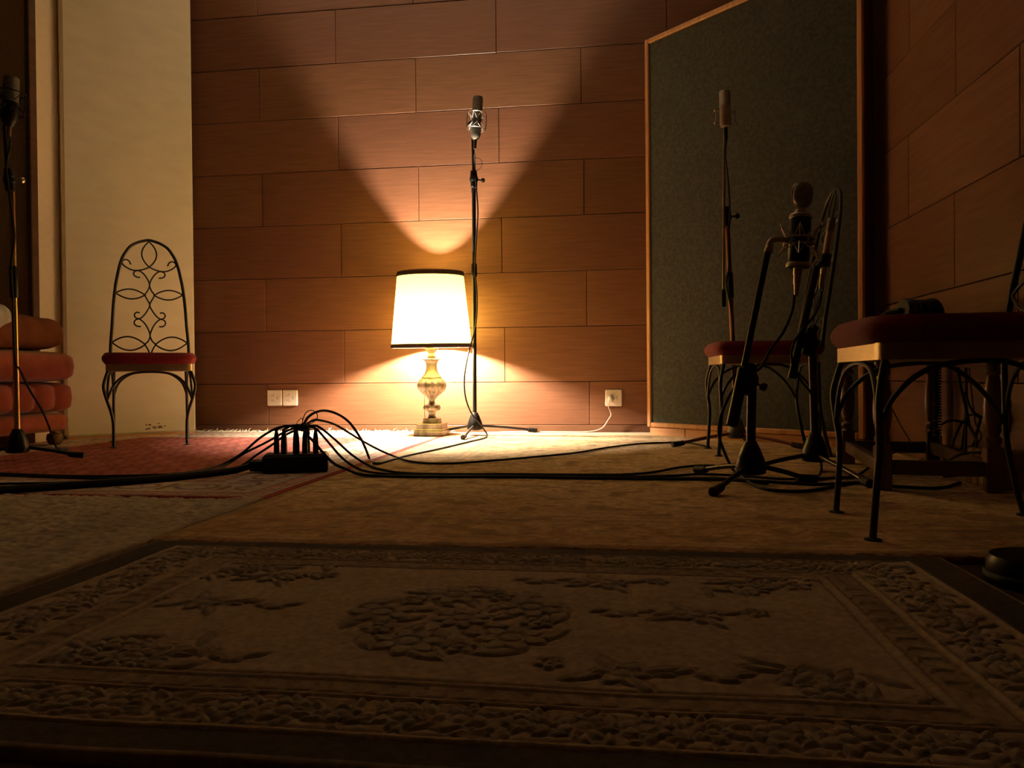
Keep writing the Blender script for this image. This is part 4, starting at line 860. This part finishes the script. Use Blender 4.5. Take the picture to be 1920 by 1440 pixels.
# slack loops of cable between table and wall
def Wp(px, py, X): 
    d = ray(px, py); return EYE + d * (X / d.x)
cable('cable drooping down behind the table with its end looped on the floor', [Wp(1797, 690, 1.02), Wp(1800, 720, 1.03), Wp(1810, 760, 1.04), Wp(1818, 800, 1.05), Wp(1828, 840, 1.04), flr(1822, 872, rf), flr(1800, 880, rf), flr(1775, 878, rf)], .0045, 'slack cables behind the table')
cable('cable hanging straight down behind the table', [Wp(1811, 690, 1.04), Wp(1812, 740, 1.05), Wp(1811, 800, 1.05), Wp(1809, 850, 1.04), flr(1800, 890, rf), flr(1770, 893, rf)], .0042, 'slack cables behind the table')
cable('arched cable loop behind the table, standing against the wall', [flr(1775, 888, rf), Wp(1782, 850, 1.06), Wp(1790, 820, 1.07), Wp(1802, 795, 1.075), Wp(1815, 780, 1.075), Wp(1830, 777, 1.075), Wp(1838, 785, 1.075), Wp(1832, 810, 1.07), Wp(1822, 840, 1.06), flr(1812, 880, rf)], .004, 'slack cables behind the table')
cable('cable bowing from the coiled lead over to the wall', [Wp(1763, 797, .98), Wp(1780, 789, 1.0), Wp(1800, 790, 1.03), Wp(1818, 800, 1.05), Wp(1828, 822, 1.07), Wp(1822, 850, 1.07), flr(1795, 886, rf), flr(1765, 884, rf)], .004, 'slack cables behind the table')
cable('low arching cable on the floor behind the table', [flr(1766, 880, rf), Wp(1785, 860, .98), Wp(1815, 849, 1.0), Wp(1840, 852, 1.02), flr(1858, 880, rf)], .004, 'slack cables behind the table')
cable('thin wire drooping from the table to the wall foot', [Wp(1672, 765, 1.05), Wp(1690, 800, 1.07), Wp(1708, 830, 1.09), Wp(1707, 842, 1.10), Wp(1690, 844, 1.10), flr(1650, 862, rf)], .0022, 'slack cables behind the table')
cable('thin wire hanging near the far table edge', [Wp(1817, 690, 1.09), Wp(1822, 740, 1.10), Wp(1828, 790, 1.10), Wp(1832, 830, 1.10), flr(1836, 862, rf)], .002, 'slack cables behind the table')
cable('cable curling on the floor round the foot of the second low stand', G((1490, 905), (1560, 896)) + [flr(1600, 893, rf), at(1625, 880, 2.4), at(1640, 865, 2.5), at(1655, 850, 2.6), flr(1668, 858, rf)], .004)
cable('cable lying across the rug between the low stands and the table', G((1230, 897), (1340, 897), (1440, 903), (1530, 908), (1610, 905), (1680, 912), (1760, 915), (1800, 905)), .0045)
# black plug in the side wall socket
t = empty('black_plug', (XR - .013, 2.425, .20), 0, 'black plug with cable in the side wall socket by the table', 'plug')
MB().lathe([(.017, 0), (.019, .006), (.017, .03), (.010, .04)], n=16, axis=(-1, -.1, .05)).build('plug_body', M['black'], t)
MB().tube([(-.036, 0, 0), (-.06, .0, .0), (-.075, .02, .03), (-.07, .06, .07), (-.05, .10, .05), (-.04, .14, -.05), (-.05, .16, -.183)], .004, 8, 6).build('cord', M['rubber'], t)
# low slatted box at the wall foot
t = empty('wooden_box', (1.055, 2.31, RUG), 0, 'low slatted wooden box at the wall foot beside the table', 'box')
mb = MB()
for k in range(4): 
    for r_ in range(2): mb.cbox((0, -.06 + .04 * k, .026 + .052 * r_), (.10 - .012 * r_, .037, .050), .004)
mb.build('slats', M['crate'], t, False)
# dark round weight on the rug
bk = flr(1948, 1096, .0)
t = empty('floor_weight', (bk.x, bk.y, .0005), 0, 'low round black weight standing on the rug below the nearest iron chair', 'weight')
MB().lathe([(.066, 0), (.070, .006), (.071, .033), (.066, .043), (.050, .047), (.02, .048)], n=40).build('drum', M['black'], t)
MB().lathe([(.073, .004), (.0755, .008), (.0755, .014), (.073, .018)], n=40).build('rim', M['rubber'], t)
